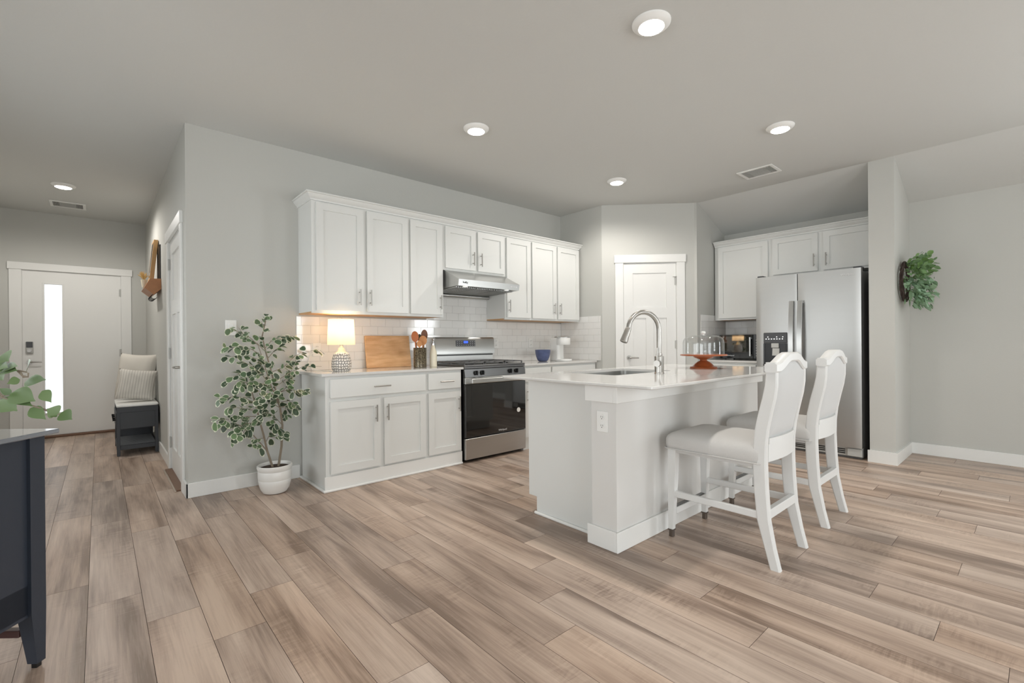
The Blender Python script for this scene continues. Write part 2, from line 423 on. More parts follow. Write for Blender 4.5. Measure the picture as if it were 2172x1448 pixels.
# ------------------------------------------------------------------ room dimensions
D = 4.156; XC = 0.482; XP = 4.522; YP = 3.486; XQ = 5.319; YQ = 2.689; XW = 6.018; H = 2.755; HW = 2.467
YS0 = 1.055; YS1 = 0.867; YE = 8.07; XL = -1.15; YR = -3.5; XLL = -4.5; YLL = 2.2; BB = 0.108; BT = 0.014; T = 0.12

# floor: one plank per quad, with the joints where they fall in the photo
JO = {-1: 2.975, 0: 2.715, 1: 2.404, 2: 3.30, 3: 2.367, 4: 2.65, 5: 1.732, 6: 2.175, 7: 2.443, 8: 1.442, 9: 1.676, 10: 0.715, 11: 0.992, 12: 1.291,
      13: 0.273, 14: 0.504, 15: 0.84, 16: 1.06, 17: 0.27, 18: 0.548, 19: 0.80, 20: 1.0, 21: 0.264, 22: 0.448, 23: 0.73}
PWID, PLEN = 0.182, 1.213
def build_floor():
    v = []; f = []; pr = []; mi = []
    rnd = random.Random(3)
    g = 0.0008; dp = 0.002
    for k in range(-25, 35):
        x0 = -0.045 + PWID*k; x1 = x0+PWID
        j0 = JO.get(k, 2.975 - ((k*0.2817) % 1.0)*PLEN)
        n0 = math.ceil((YR-0.1-j0)/PLEN) - 1; y = j0 + n0*PLEN
        while y < YE+0.2:
            a = len(v); y1 = y+PLEN
            gl = g*(1.3 if k in (1, 2, 3) else 1)
            v += [(x0+gl, y+g, 0), (x1-g, y+g, 0), (x1-g, y1-g, 0), (x0+gl, y1-g, 0), (x0, y, -dp), (x1, y, -dp), (x1, y1, -dp), (x0, y1, -dp)]
            f += [(a, a+1, a+2, a+3), (a+4, a+5, a+1, a), (a+5, a+6, a+2, a+1), (a+6, a+7, a+3, a+2), (a+7, a+4, a, a+3)]
            mi += [0, 1, 1, 1, 1]
            c = (rnd.random(), rnd.random(), rnd.random()); pr += [c]*8
            y = y1
    me = bpy.data.meshes.new('floor'); me.from_pydata(v, [], f)
    at = me.attributes.new('prand', 'FLOAT_VECTOR', 'POINT'); at.data.foreach_set('vector', [c for p in pr for c in p])
    me.materials.append(M_floor); me.materials.append(M_gap); me.polygons.foreach_set('material_index', mi)
    o = link('floor', me, (0, 0, 0)); o['kind'] = 'structure'
build_floor()

# ceiling: flat, then sloping down to the right wall
mb = MB(); xr = XW+0.5; zr = H-(H-HW)*(xr-XQ)/(XW-XQ)
mb.prism([(XLL-0.2, H), (XQ, H), (xr, zr), (xr, H+0.3), (XLL-0.2, H+0.3)], 1, YR-0.2, YE+0.2)
S('ceiling', mb, M_ceil, ang=10)

def wallbox(name, *a): return S(name, bx(*a), M_wall)
# kitchen (range) wall, with its bullnose end, pantry walls
wallbox('wall_kitchen', XC, XP+0.3, D, D+T, 0, H+0.02)
# hall wall with opening for the hall door
DY0, DY1, DZ = 4.40, 5.22, 2.05
mb = MB(); mb.box(XC, XC+T, D+T, DY0, 0, H+0.02); mb.box(XC, XC+T, DY1, YE, 0, H+0.02); mb.box(XC, XC+T, DY0, DY1, DZ, H+0.02)
S('wall_hall', mb, M_wall)
# entry wall with front door opening
FX0, FX1, FZ = -0.691, 0.224, 2.045
mb = MB(); mb.box(XL-T, FX0, YE, YE+T, 0, H+0.02); mb.box(FX1, XC+T, YE, YE+T, 0, H+0.02); mb.box(FX0, FX1, YE, YE+T, FZ, H+0.02)
S('wall_entry', mb, M_wall)
mb = MB()
for y0, y1, z0, z1 in ((YLL, 2.4, 0, H), (4.4, YE, 0, H), (2.4, 4.4, 0, 0.78), (2.4, 4.4, 1.76, H)): mb.box(XL-T, XL, y0, y1, z0, z1+0.02)
S('wall_left', mb, M_wall)
wallbox('wall_living', XLL, XL, YLL, YLL+T, 0, H+0.02)
# pantry walls
wallbox('wall_pantry_left', XP, XP+T, YP, D, 0, H+0.02)
pdir = Vector((XQ-XP, YQ-YP, 0)); PL = pdir.length; pdir.normalize(); pn = Vector((pdir.y, -pdir.x, 0))
if pn.dot(Vector((-1, -1, 0))) < 0: pn = -pn
PX = frame_xf((XP, YP, 0), pdir, (0, 0, 1), pn)     # local: u along wall, v up, w towards room
# door opening on the diagonal
PO0, PO1, PZ = 0.250, 0.874, 2.06
mb = MB(PX)
for u0, u1, v0, v1 in ((0.0, PO0, 0, H+0.02), (PO1, PL, 0, H+0.02), (PO0, PO1, PZ, H+0.02)): mb.box(u0, u1, v0, v1, -T, 0)
S('wall_pantry', mb, M_wall)
mb = MB(); mb.prism([(XQ-0.03, 0), (XW, 0), (XW, HW+0.02), (XQ, H+0.02), (XQ-0.03, H+0.02)], 1, YQ, YQ+T)
S('wall_pantry_right', mb, M_wall)
# right wall (long), with a window opening behind the camera
wy0, wy1, wz0, wz1 = -2.4, -1.4, 0.5, 2.2
mb = MB(); ht = HW+0.03
mb.box(XW, XW+T, YR, wy0, 0, ht); mb.box(XW, XW+T, wy1, YQ+T, 0, ht); mb.box(XW, XW+T, wy0, wy1, 0, wz0); mb.box(XW, XW+T, wy0, wy1, wz1, ht)
S('wall_right', mb, M_wall)
# wing wall beside the refrigerator
mb = MB(); mb.prism([(XQ, 0), (XW, 0), (XW, HW+0.02), (XQ, H+0.02)], 1, YS1, YS0)
S('wall_wing', mb, M_wall)
# back wall and left wall of the living room, with windows
mb = MB()
for x0, x1, z0, z1 in ((XLL, -0.6, 0, H), (-0.6, 1.2, 2.1, H), (1.2, 2.3, 0, H), (2.3, 2.87, 0, H), (2.87, 3.83, 0, 0.5), (2.87, 3.83, 2.2, H), (3.83, XW+T, 0, H)):
    mb.box(x0, x1, YR-T, YR, z0, z1+0.02)
S('wall_back', mb, M_wall)
mb = MB()
for y0, y1, z0, z1 in ((YR, -1.9, 0, H), (-1.9, 0.7, 0, 0.45), (-1.9, 0.7, 2.25, H), (0.7, YLL+T, 0, H)): mb.box(XLL-T, XLL, y0, y1, z0, z1+0.02)
S('wall_living_left', mb, M_wall)
def window(n, xf, w_, h_, cols, rows):
    fr = MB(xf); t = 0.05
    fr.box(0, t, 0, h_, -0.09, 0.0); fr.box(w_-t, w_, 0, h_, -0.09, 0.0); fr.box(t, w_-t, 0, t, -0.09, 0.0); fr.box(t, w_-t, h_-t, h_, -0.09, 0.0)
    for c in range(1, cols): fr.box(w_*c/cols-0.03, w_*c/cols+0.03, t, h_-t, -0.08, -0.02)
    for r_ in range(1, rows): fr.box(t, w_-t, h_*r_/rows-0.02, h_*r_/rows+0.02, -0.075, -0.025)
    o = fr.build('window_%d' % n, M_wframe); o['kind'] = 'structure'
window(1, frame_xf((2.87, YR, 0.5), (1, 0, 0), (0, 0, 1), (0, 1, 0)), 0.96, 1.7, 1, 2)
window(2, frame_xf((-0.6, YR, 0.0), (1, 0, 0), (0, 0, 1), (0, 1, 0)), 1.8, 2.1, 2, 1)
window(3, frame_xf((XW, wy0, wz0), (0, 1, 0), (0, 0, 1), (-1, 0, 0)), wy1-wy0, wz1-wz0, 1, 2)
window(5, frame_xf((XL, 2.4, 0.78), (0, 1, 0), (0, 0, 1), (1, 0, 0)), 2.0, 0.98, 2, 1)  # added unseen window, put in for the hall fill light behind it
window(4, frame_xf((XLL, -1.9, 0.45), (0, 1, 0), (0, 0, 1), (1, 0, 0)), 2.6, 1.8, 3, 1)

# baseboards
def base(name, *a): return S('baseboard_'+name, bx(*a, bev=0.003), M_trim)
base('kitchen', XC-BT, 1.262, D-BT, D, 0, BB)
base('hall_corner', XC-BT, XC, D-BT, DY0-0.09, 0, BB)
base('hall', XC-BT, XC, DY1+0.09, YE, 0, BB)
base('entry', FX1+0.107, XC, YE-BT, YE, 0, BB)
base('entry_left', XL, FX0-0.107, YE-BT, YE, 0, BB)
base('left', XL, XL+BT, YLL, YE, 0, BB)
S('baseboard_wing_end', bx(XQ-BT, XQ, YS1-BT, YS0+BT, 0, BB), M_trim); S('baseboard_wing_side', bx(XQ, XW-BT, YS1-BT, YS1, 0, BB), M_trim)
base('right', XW-BT, XW, YR, YS1, 0, BB)
base('back', XLL, XW, YR, YR+BT, 0, BB)
mb = MB(PX); mb.box(0.0, PO0-0.10, 0, BB, 0, BT); mb.box(PO1+0.105, PL, 0, BB, 0, BT); S('baseboard_pantry', mb, M_trim)

# ------------------------------------------------------------------ doors
def casing(name, xf, o0, o1, z, cw=0.095, head=0.092, ear=0.012, t=0.016):
    mb = MB(xf)
    mb.box(o0-cw, o0, 0, z, 0, t, bev=0.002); mb.box(o1, o1+cw, 0, z, 0, t, bev=0.002)
    mb.box(o0-cw-ear, o1+cw+ear, z, z+head, 0, t+0.008, bev=0.002)
    # jambs
    mb.box(o0-0.002, o0+0.004, 0, z, -0.11, 0); mb.box(o1-0.004, o1+0.002, 0, z, -0.11, 0); mb.box(o0, o1, z-0.004, z+0.002, -0.11, 0)
    return S(name, mb, M_trim)
def lever(mb, u, v, w_, dirn, L=0.105):
    mb.cyl((u, v, w_), (u, v, w_+0.010), 0.027, n=24); mb.cyl((u, v, w_+0.01), (u, v, w_+0.045), 0.011, n=12)
    mb.tube([(u, v, w_+0.045), (u+dirn*0.02, v, w_+0.05), (u+dirn*L, v-0.002, w_+0.048)], [0.010, 0.009, 0.007], 10)
def hinge(name, xf, u, v, parent, w_=0.0):
    mb = MB(xf); mb.cyl((u, v, w_+0.004), (u, v+0.1, w_+0.004), 0.006, n=10); mb.box(u-0.018, u+0.018, v+0.004, v+0.096, w_-0.004, w_+0.002)
    return mb.build(name, M_lgrey, parent)
def panel_door(name, xf, u0, u1, z0, z1, w0):
    """craftsman door: one square panel above, two tall panels below"""
    mb = MB(xf); t = 0.035; st = 0.11; zt = z1-0.115; zm1 = z1-0.525; zm0 = zm1-0.125; zb = z0+0.2; um = (u0+u1)/2
    mb.box(u0, u1, z0, z1, w0-t, w0-0.013)
    for a in ((u0, u0+st, z0, z1), (u1-st, u1, z0, z1), (u0+st, u1-st, zt, z1), (u0+st, u1-st, zm0, zm1), (u0+st, u1-st, z0, zb), (um-0.045, um+0.045, zb, zm0)):
        mb.box(a[0], a[1], a[2], a[3], w0-0.0131, w0)
    return S(name, mb, M_trim)
# pantry door
casing('trim_1', PX, PO0, PO1, PZ)
pd = panel_door('door_1', PX, PO0+0.006, PO1-0.006, 0.01, PZ-0.008, -0.004)
mb = MB(PX); lever(mb, 0.315, 0.930, -0.004, 1); mb.build('door_handle', M_nickel, pd)
hinge('hinge', PX, PO1-0.004, 1.785, pd); hinge('hinge', PX, PO1-0.004, 1.035, pd); hinge('hinge', PX, PO1-0.004, 0.25, pd)
mb = MB(PX); mb.tube([(PO1-0.045, 1.885, 0.012), (PO1+0.012, 1.885, 0.012)], 0.003, 8); mb.tube([(PO1-0.004, 1.885, 0.012), (PO1-0.004, 1.80, 0.012)], 0.003, 8)
mb.lathe([(0.006, 0), (0.006, 0.006)], (0, 0, 0), 8) if False else None
mb.build('door_stop', M_nickel, pd)
# hall door (in the hall wall, facing -X)
HX = frame_xf((XC, 0, 0), (0, 1, 0), (0, 0, 1), (-1, 0, 0))
casing('trim_2', HX, DY0, DY1, DZ)
hd = panel_door('door_2', HX, DY0+0.005, DY1-0.005, 0.012, DZ-0.006, -0.006)
mb = MB(HX); lever(mb, DY0+0.075, 0.95, -0.006, 1); mb.build('door_handle', M_nickel, hd)
for z in (0.2, 1.0, 1.80): hinge('hinge', HX, DY1-0.004, z, hd)
th = S('trim_3', bx(XC-0.045, XC+0.05, DY0-0.0, DY1, 0.0, 0.012, bev=0.004), [M_thrw])
mb = bx(XC-0.058, XC-0.044, DY0-0.02, DY1+0.02, 0.0, 0.008, bev=0.003); mb.build('threshold_edge', M_thr, th)
# front door
EX = frame_xf((0, YE, 0), (1, 0, 0), (0, 0, 1), (0, -1, 0))
casing('trim_4', EX, FX0, FX1, FZ, cw=0.104, head=0.086)
lx0, lx1, lz0, lz1 = -0.497, -0.341, 0.305, 1.884
mb = MB(EX); a, b = FX0+0.005, FX1-0.005
for q in ((a, lx0, 0.03, FZ-0.005), (lx1, b, 0.03, FZ-0.005), (lx0, lx1, 0.03, lz0), (lx0, lx1, lz1, FZ-0.005)): mb.box(q[0], q[1], q[2], q[3], -0.05, -0.006)
fd = S('door_3', mb, M_trim)
mb = MB(EX); g = 0.018
for q in ((lx0-g, lx0, lz0-g, lz1+g), (lx1, lx1+g, lz0-g, lz1+g), (lx0, lx1, lz0-g, lz0), (lx0, lx1, lz1, lz1+g)): mb.box(q[0], q[1], q[2], q[3], -0.006, 0.002, bev=0.002)
mb.build('glass_frame', M_trim, fd)
MB(EX).box(lx0, lx1, lz0, lz1, -0.034, -0.028).build('glass_pane', M_pane, fd)
mb = MB(EX); mb.box(-0.661, -0.594, 1.035, 1.185, -0.006, 0.016, bev=0.008)
dl = mb.build('deadbolt', M_lgrey, fd); dl['label'] = 'grey keypad deadbolt'
mb = MB(EX); mb.box(-0.655, -0.600, 1.11, 1.178, 0.016, 0.020, bev=0.002); mb.build('keypad', M_grey, dl)
mb = MB(EX); mb.cyl((-0.628, 1.072, 0.016), (-0.628, 1.072, 0.03), 0.02, n=16); mb.build('thumb_turn', M_nickel, dl)
mb = MB(EX); lever(mb, -0.63, 0.935, -0.006, 1, 0.11); mb.build('door_handle', M_nickel, fd)
for z in (1.77, 0.98, 0.2): hinge('hinge', EX, FX1-0.004, z, fd)
S('trim_5', bx(FX0, FX1, YE-0.035, YE+0.06, 0.0, 0.028, bev=0.006), M_thrw)
# ------------------------------------------------------------------ tile backsplash
def tiles(name, xf, u0, u1, v0, v1, off, rows0=0):
    """tiles as separate, slightly uneven glazed faces over a grout bed"""
    rnd = random.Random(hash(name) % 97 if False else len(name)*7)
    pw, ph, g = 0.1535, 0.0768, 0.0012
    bed = MB(xf); bed.box(u0, u1, v0, v1, 0, 0.006)
    root = S(name, bed, M_grout)
    mb = MB(xf); r = 0; v = v0
    while v < v1-0.005:
        vt = min(v+ph, v1); s0 = off + (pw/2 if (r+rows0) % 2 else 0)
        k = math.floor((u0-s0)/pw); u = s0+k*pw
        while u < u1-1e-4:
            a = max(u, u0)+g; b = min(u+pw, u1)-g
            if b-a > 0.004:
                c = [0.0085+rnd.uniform(-0.0010, 0.0010) for _ in range(4)]
                q = [mb.vert((a, v+g, c[0])), mb.vert((b, v+g, c[1])), mb.vert((b, vt-g, c[2])), mb.vert((a, vt-g, c[3]))]
                e = [mb.vert((a-g*.4, v+g*.6, 0.006)), mb.vert((b+g*.4, v+g*.6, 0.006)), mb.vert((b+g*.4, vt-g*.6, 0.006)), mb.vert((a-g*.4, vt-g*.6, 0.006))]
                mb.face(q)
                for j in range(4): mb.face([e[j], e[(j+1) % 4], q[(j+1) % 4], q[j]])
            u += pw
        v = vt; r += 1
    o = mb.build('subway_tiles', M_tile, root, ang=10, recalc=False)
    return root
KX = frame_xf((0, D, 0), (1, 0, 0), (0, 0, 1), (0, -1, 0))
CT = 0.898
t1 = tiles('wall_backsplash', KX, 1.245, XP-0.008, CT, CT+0.0768*6+0.004, 2.742)
t1b = tiles('wall_backsplash_hood', KX, 2.50, 3.285, CT+0.0768*6+0.004, 1.83, 2.742)
SX1 = frame_xf((XP, 0, 0), (0, 1, 0), (0, 0, 1), (-1, 0, 0))
tiles('wall_backsplash_side', SX1, YP+0.02, D-0.01, CT, CT+0.0768*7, YP+0.05)
SX2 = frame_xf((0, YQ, 0), (1, 0, 0), (0, 0, 1), (0, -1, 0))
tiles('wall_backsplash_corner', SX2, 5.36, XW-0.008, CT, CT+0.0768*7, 5.40)
SX3 = frame_xf((XW, 0, 0), (0, 1, 0), (0, 0, 1), (-1, 0, 0))
tiles('wall_backsplash_right', SX3, 2.03, YQ-0.01, CT, CT+0.0768*6, 2.10)

# ------------------------------------------------------------------ cabinets
def shaker(mb, u0, u1, v0, v1, w0, t=0.02, st=0.057):
    mb.box(u0+0.004, u1-0.004, v0+0.004, v1-0.004, w0, w0+t*0.45)
    for a in ((u0, u0+st, v0, v1), (u1-st, u1, v0, v1), (u0+st, u1-st, v0, v0+st), (u0+st, u1-st, v1-st, v1)): mb.box(a[0], a[1], a[2], a[3], w0, w0+t)
def pull(xf, c, L, w0, vertical, parent):
    mb = MB(xf); h = L/2; u, v = c; st = 0.030; pr = L*0.32
    if vertical:
        mb.tube([(u, v-h, w0+st), (u, v+h, w0+st)], 0.0058, 10)
        for s_ in (-1, 1): mb.tube([(u, v+s_*pr, w0), (u, v+s_*pr, w0+st)], 0.0042, 8)
    else:
        mb.tube([(u-h, v, w0+st), (u+h, v, w0+st)], 0.0058, 10)
        for s_ in (-1, 1): mb.tube([(u+s_*pr, v, w0), (u+s_*pr, v, w0+st)], 0.0042, 8)
    return mb.build('handle', M_nickel, parent)
def cabinet(name, label, xf, u0, u1, v0, v1, depth, doors, drawers=(), loc=None, group=None, under=False, gapw=0.0):
    """xf frame: w=0 is the face-frame plane, cabinet goes back to w=-depth. doors: (u0,u1,v0,v1,handle_u,handle_v)"""
    base_ = xf @ Vector(((u0+u1)/2, v0, -depth/2))
    t = thing(name, label, 'cabinet', base_, group)
    mb = MB(xf); mb.box(u0, u1, v0+(0.012 if under else 0), v1, -depth, -0.001)
    mb.build('cabinet_body', M_cab, t)
    if under:
        mb = MB(xf); mb.box(u0+0.0, u1-0.0, v0+0.001, v0+0.012, -depth, -0.02); mb.build('bottom_panel', M_under, t)['label'] = 'natural wood underside'
        mb = MB(xf); mb.box(u0, u1, v0, v0+0.013, -0.02, -0.0005); mb.build('bottom_rail', M_cab, t)
    for d in doors:
        mb = MB(xf); shaker(mb, d[0], d[1], d[2], d[3], 0.0)
        o = mb.build('door', M_cab, t)
        if d[4] is not None: pull(xf, (d[4], d[5]), 0.134, 0.02, True, o)
    for d in drawers:
        mb = MB(xf); mb.box(d[0], d[1], d[2], d[3], 0.0, 0.02, bev=0.002)
        o = mb.build('drawer', M_cab, t)
        pull(xf, (d[4], d[5]), 0.144, 0.02, False, o)
    return t
# uppers on the range wall (face frame plane Y=3.83)
UX = frame_xf((0, 3.83, 0), (1, 0, 0), (0, 0, 1), (0, -1, 0)); UD = D-3.83-0.001
zt, zb = 2.285, 1.372
cabinet('wall_cabinet', 'white two door wall cabinet directly above the lit table lamp', UX, 1.268, 2.126, zb, zt, UD,
        [(1.300, 1.690, 1.395, 2.255, 1.650, 1.514), (1.722, 2.113, 1.395, 2.255, 1.745, 1.514)], under=True, group='white wall cabinets on the range wall')
cabinet('wall_cabinet', 'narrow single door white wall cabinet just left of the range hood', UX, 2.1265, 2.498, zb, zt, UD,
        [(2.138, 2.478, 1.395, 2.255, 2.450, 1.511)], under=True, group='white wall cabinets on the range wall')
cabinet('wall_cabinet', 'short two door white wall cabinet above the steel range hood', UX, 2.4985, 3.283, 1.832, zt, UD,
        [(2.518, 2.882, 1.853, 2.255, 2.844, 1.968), (2.912, 3.270, 1.853, 2.255, 2.941, 1.966)], group='white wall cabinets on the range wall')
cabinet('wall_cabinet', 'single door white wall cabinet just right of the range hood', UX, 3.2835, 3.668, zb, zt, UD,
        [(3.300, 3.655, 1.395, 2.255, 3.322, 1.516)], under=True, group='white wall cabinets on the range wall')
cabinet('wall_cabinet', 'two door white wall cabinet at the far right end above the coffee maker', UX, 3.6685, 4.497, zb, zt, UD,
        [(3.681, 4.074, 1.395, 2.255, 4.028, 1.514), (4.101, 4.485, 1.395, 2.255, 4.127, 1.513)], under=True, group='white wall cabinets on the range wall')
def crown(name, xf, u0, u1, depth, ret0, ret1, z0=2.268, z1=2.328, out=0.05):
    mb = MB(xf)
    prof = [(0.0, z0), (0.008, z0), (0.010, z0+0.012), (0.020, z0+0.022), (0.034, z0+0.040), (0.038, z1-0.012), (out, z1-0.010), (out, z1)]
    # sweep with mitred returns: path offset by the profile's projection
    rows = []
    for p, z in prof:
        pts = []
        a = u0-(p if ret0 else 0); b = u1+(p if ret1 else 0)
        if ret0: pts.append((a, z, -depth))
        pts += [(a, z, p), (b, z, p)]
        if ret1: pts.append((b, z, -depth))
        rows.append([mb.vert(q) for q in pts])
    for k in range(len(rows)-1):
        for j in range(len(rows[0])-1): mb.face([rows[k][j], rows[k][j+1], rows[k+1][j+1], rows[k+1][j]])
    a = u0-(out if ret0 else 0); b = u1+(out if ret1 else 0)
    mb.box(a+0.002, b-0.002, z1-0.008, z1-0.001, -depth, out-0.002)
    return S(name, mb, M_cab, ang=25)
crown('trim_6', UX, 1.268, 4.497, UD, True, True)
# base cabinets on the range wall (face frame plane Y=3.59)
BX = frame_xf((0, 3.59, 0), (1, 0, 0), (0, 0, 1), (0, -1, 0)); BD = D-3.59-BT-0.001
KCT = 0.876
def basecab(label, u0, u1, doors, drawers, g='white base cabinets on the range wall'):
    t = cabinet('base_cabinet', label, BX, u0, u1, 0.0, KCT, BD, doors, drawers, group=g)
    return t
b1 = basecab('white base cabinet with wide drawer and two doors beside the tall potted ficus', 1.280, 2.155,
    [(1.313, 1.716, 0.133, 0.680, 1.675, 0.564), (1.750, 2.142, 0.133, 0.680, 1.774, 0.564)], [(1.313, 2.142, 0.710, 0.852, 1.724, 0.780)])
b2 = basecab('narrow white base cabinet with one drawer and door left of the stove', 2.1555, 2.530,
    [(2.170, 2.515, 0.133, 0.680, 2.487, 0.564)], [(2.170, 2.515, 0.710, 0.852, 2.349, 0.778)])
b3 = basecab('white base cabinet immediately right of the stove, mostly behind the island', 3.315, 3.730,
    [(3.330, 3.715, 0.133, 0.680, 3.36, 0.564)], [(3.330, 3.715, 0.710, 0.852, 3.52, 0.780)])
b4 = basecab('white base cabinet below the coffee maker, next to the pantry wall', 3.7305, 4.515,
    [(3.745, 4.11, 0.133, 0.680, 4.08, 0.564), (4.125, 4.49, 0.133, 0.680, 4.15, 0.564)], [(3.745, 4.49, 0.710, 0.852, 4.12, 0.780)])
MB().box(1.268, 2.530, 3.578, 3.5895, 0, 0.116, bev=0.002).build('trim_7', M_trim)['kind'] = 'structure'
mb = MB(); mb.box(1.256, 2.530, 3.564, 3.5775, 0, 0.018, bev=0.005); mb.box(1.256, 1.2795, 3.578, D-BT-0.001, 0, 0.018, bev=0.005)
S('trim_8', mb, M_trim)
# quartz counters
def slab(label, *a):
    return tag(MB().box(*a, bev=0.0025).build('countertop', M_quartz), label, 'countertop')
slab('white quartz countertop under the table lamp, left of the stove', 1.245, 2.5435, 3.562, D-0.0095, KCT+0.0005, CT)
slab('white quartz countertop holding the coffee maker, right of the stove', 3.312, 4.513, 3.562, D-0.0095, KCT+0.0005, CT)
slab('white quartz countertop beneath the microwave, left of the refrigerator', 5.385, XW-0.0095, 2.045, YQ-0.0095, KCT+0.0005, CT)
# right wall cabinets (face frame X=5.71, facing -X); u runs along -Y so that left in view = larger Y
RX = frame_xf((5.712, 0, 0), (0, -1, 0), (0, 0, 1), (-1, 0, 0)); RD = XW-5.712-0.001
g2 = 'white wall cabinets on the refrigerator wall'
cabinet('wall_cabinet', 'tall white single door wall cabinet above the microwave', RX, -2.672, -2.032, zb, zt, RD, [(-2.622, -2.057, 1.395, 2.255, None, 0)], under=True, group=g2)
cabinet('wall_cabinet', 'short two door white wall cabinet above the stainless refrigerator', RX, -2.0315, -1.058, 1.835, zt, RD,
        [(-2.007, -1.564, 1.857, 2.258, -1.595, 1.968), (-1.514, -1.072, 1.857, 2.258, -1.484, 1.965)], group=g2)
crown('trim_9', RX, -2.672, -1.058, RD, False, False)
# base cabinet below the microwave
R2 = frame_xf((5.41, 0, 0), (0, -1, 0), (0, 0, 1), (-1, 0, 0))
cabinet('base_cabinet', 'white base cabinet below the microwave, left of the refrigerator', R2, -2.686, -2.050, 0.0, KCT, XW-5.41-0.001,
        [(-2.66, -2.075, 0.133, 0.680, -2.10, 0.564)], [(-2.66, -2.075, 0.710, 0.852, -2.37, 0.78)])

# ------------------------------------------------------------------ island
isl = thing('kitchen_island', 'white painted kitchen island with panelled end and quartz top overhang', 'kitchen island', (2.95, 1.85, 0))
IX0, IX1 = 2.060, 3.93
ICT = 0.912
MB().box(IX0, IX1, 1.502, 1.668, 0, 0.894).build('knee_wall', M_island, isl)
mb = MB(); pf = [(1.668, 0.0), (2.200, 0.0), (2.200, 0.112), (2.272, 0.112), (2.272, 0.894), (1.668, 0.894)]
mb.prism(pf, 0, 2.148, 2.38); mb.prism(pf, 0, 3.14, IX1-0.03)
mb.prism([(1.668, 0.0), (2.200, 0.0), (2.200, 0.112), (2.272, 0.112), (2.272, 0.675), (1.668, 0.675)], 0, 2.38, 3.14)
mb.box(2.38, 3.14, 2.235, 2.272, 0.675, 0.894); mb.box(2.38, 3.14, 1.668, 1.72, 0.675, 0.894)
mb.build('cabinet_body', M_cab, isl)
mb = MB(); c0 = 0.015
mb.box(IX0-0.03, IX1+0.03, 1.474, 1.5015, 0.797, 0.894, bev=0.002); mb.box(IX0-0.03, IX0-0.0005, 1.5015, 1.690, 0.797, 0.894, bev=0.002); mb.box(IX1+0.0005, IX1+0.03, 1.5015, 1.690, 0.797, 0.894)
mb.build('apron_trim', M_trim, isl)
mb = MB(); mb.box(IX0-BT, IX1+BT, 1.502-BT, 1.5015, 0, BB, bev=0.003); mb.box(IX0-BT, IX0-0.0005, 1.5015, 1.694, 0, BB, bev=0.003); mb.box(IX1+0.0005, IX1+BT, 1.5015, 1.69, 0, BB)
mb.build('base_trim', M_trim, isl)
MB().box(2.130, 2.1475, 1.695, 2.212, 0, 0.019, bev=0.006).build('shoe_molding', M_trim, isl)
IF = frame_xf((0, 2.272, 0), (-1, 0, 0), (0, 0, 1), (0, 1, 0))
x = 2.16
for wdt in (0.56, 0.45, 0.45):
    if x+wdt > 3.76: break
    mb = MB(IF); shaker(mb, -(x+wdt-0.015), -(x+0.015), 0.135, 0.68, 0.0005); o = mb.build('door', M_cab, isl); pull(IF, (-(x+0.06), 0.56), 0.134, 0.02, True, o)
    x += wdt
# outlet on the island end
ol = MB(); ol.box(IX0-0.006, IX0-0.0005, 1.554, 1.627, 0.631, 0.745, bev=0.002)
olo = ol.build('outlet', M_white, isl)
for z in (0.665, 0.712):
    so = MB().cyl((IX0-0.0065, 1.5905, z), (IX0-0.0085, 1.5905, z), 0.0165, n=20).build('socket', M_white, olo)
    for q in ((1.5835, 1.5855, z-0.002, z+0.007), (1.5955, 1.5975, z-0.002, z+0.007), (1.588, 1.593, z-0.010, z-0.006)): MB().box(IX0-0.0092, IX0-0.0084, *q).build('slot', M_offw, so)
# countertop with sink cut-out
def slab_hole(x0, x1, y0, y1, hx0, hx1, hy0, hy1, z0, z1, rc=0.03, bev=0.004):
    mb = MB()
    def ring(xa, xb, ya, yb, r, n, z):
        out = []
        for cx, cy, a0 in ((xb-r, yb-r, 0), (xa+r, yb-r, 90), (xa+r, ya+r, 180), (xb-r, ya+r, 270)):
            for k in range(n+1):
                a = R(a0+90*k/n); out.append(mb.vert((cx+r*math.cos(a), cy+r*math.sin(a), z)))
        return out
    n = 5
    O = [ring(x0+b, x1-b, y0+b, y1-b, rc, n, z) for b, z in ((bev, z0), (0, z0+bev), (0, z1-bev), (bev, z1))]
    I = [ring(hx0, hx1, hy0, hy1, 0.04, n, z) for z in (z1, z0)]
    L = O+I; m = len(O[0])
    for k in range(len(L)):
        a = L[k]; b = L[(k+1) % len(L)]
        for j in range(m): mb.face([a[j], a[(j+1) % m], b[(j+1) % m], b[j]])
    return mb
HX0, HX1, HY0, HY1 = 2.42, 3.10, 1.765, 2.19
tag(slab_hole(1.930, 3.975, 1.205, 2.300, HX0, HX1, HY0, HY1, 0.8945, ICT).build('countertop', M_quartz), 'large white quartz island top with an undermount sink cut-out', 'countertop')
mb = MB()
mb.loft((HX0+HX1)/2, (HY0+HY1)/2, (HX1-HX0)/2+0.006, (HY1-HY0)/2+0.006, [(0, 0.8940), (0.0, 0.70), (0.02, 0.685), (0.17, 0.682)], rad=0.045, cap=False)
sk = mb.build('sink', mat('sink_steel', (185, 185, 182), 0.35, 1.0), isl); sk['label'] = 'stainless undermount sink'
MB().lathe([(0.045, 0), (0.045, 0.004), (0.03, 0.002)], ((HX0+HX1)/2, (HY0+HY1)/2, 0.6815), 24).build('drain', M_dsteel, sk)
m_ = bpy.data.objects; 
# faucet
fx, fy = 2.757, 1.665
fau = thing('faucet', 'brushed nickel gooseneck pull-down faucet rising from the island sink edge', 'faucet', (fx, fy, ICT))
MB().lathe([(0.031, 0), (0.031, 0.004), (0.029, 0.006), (0.029, 0.112), (0.020, 0.117), (0.020, 0.128), (0.0165, 0.131)], (fx, fy, ICT), 28).build('faucet_body', M_nickel, fau)
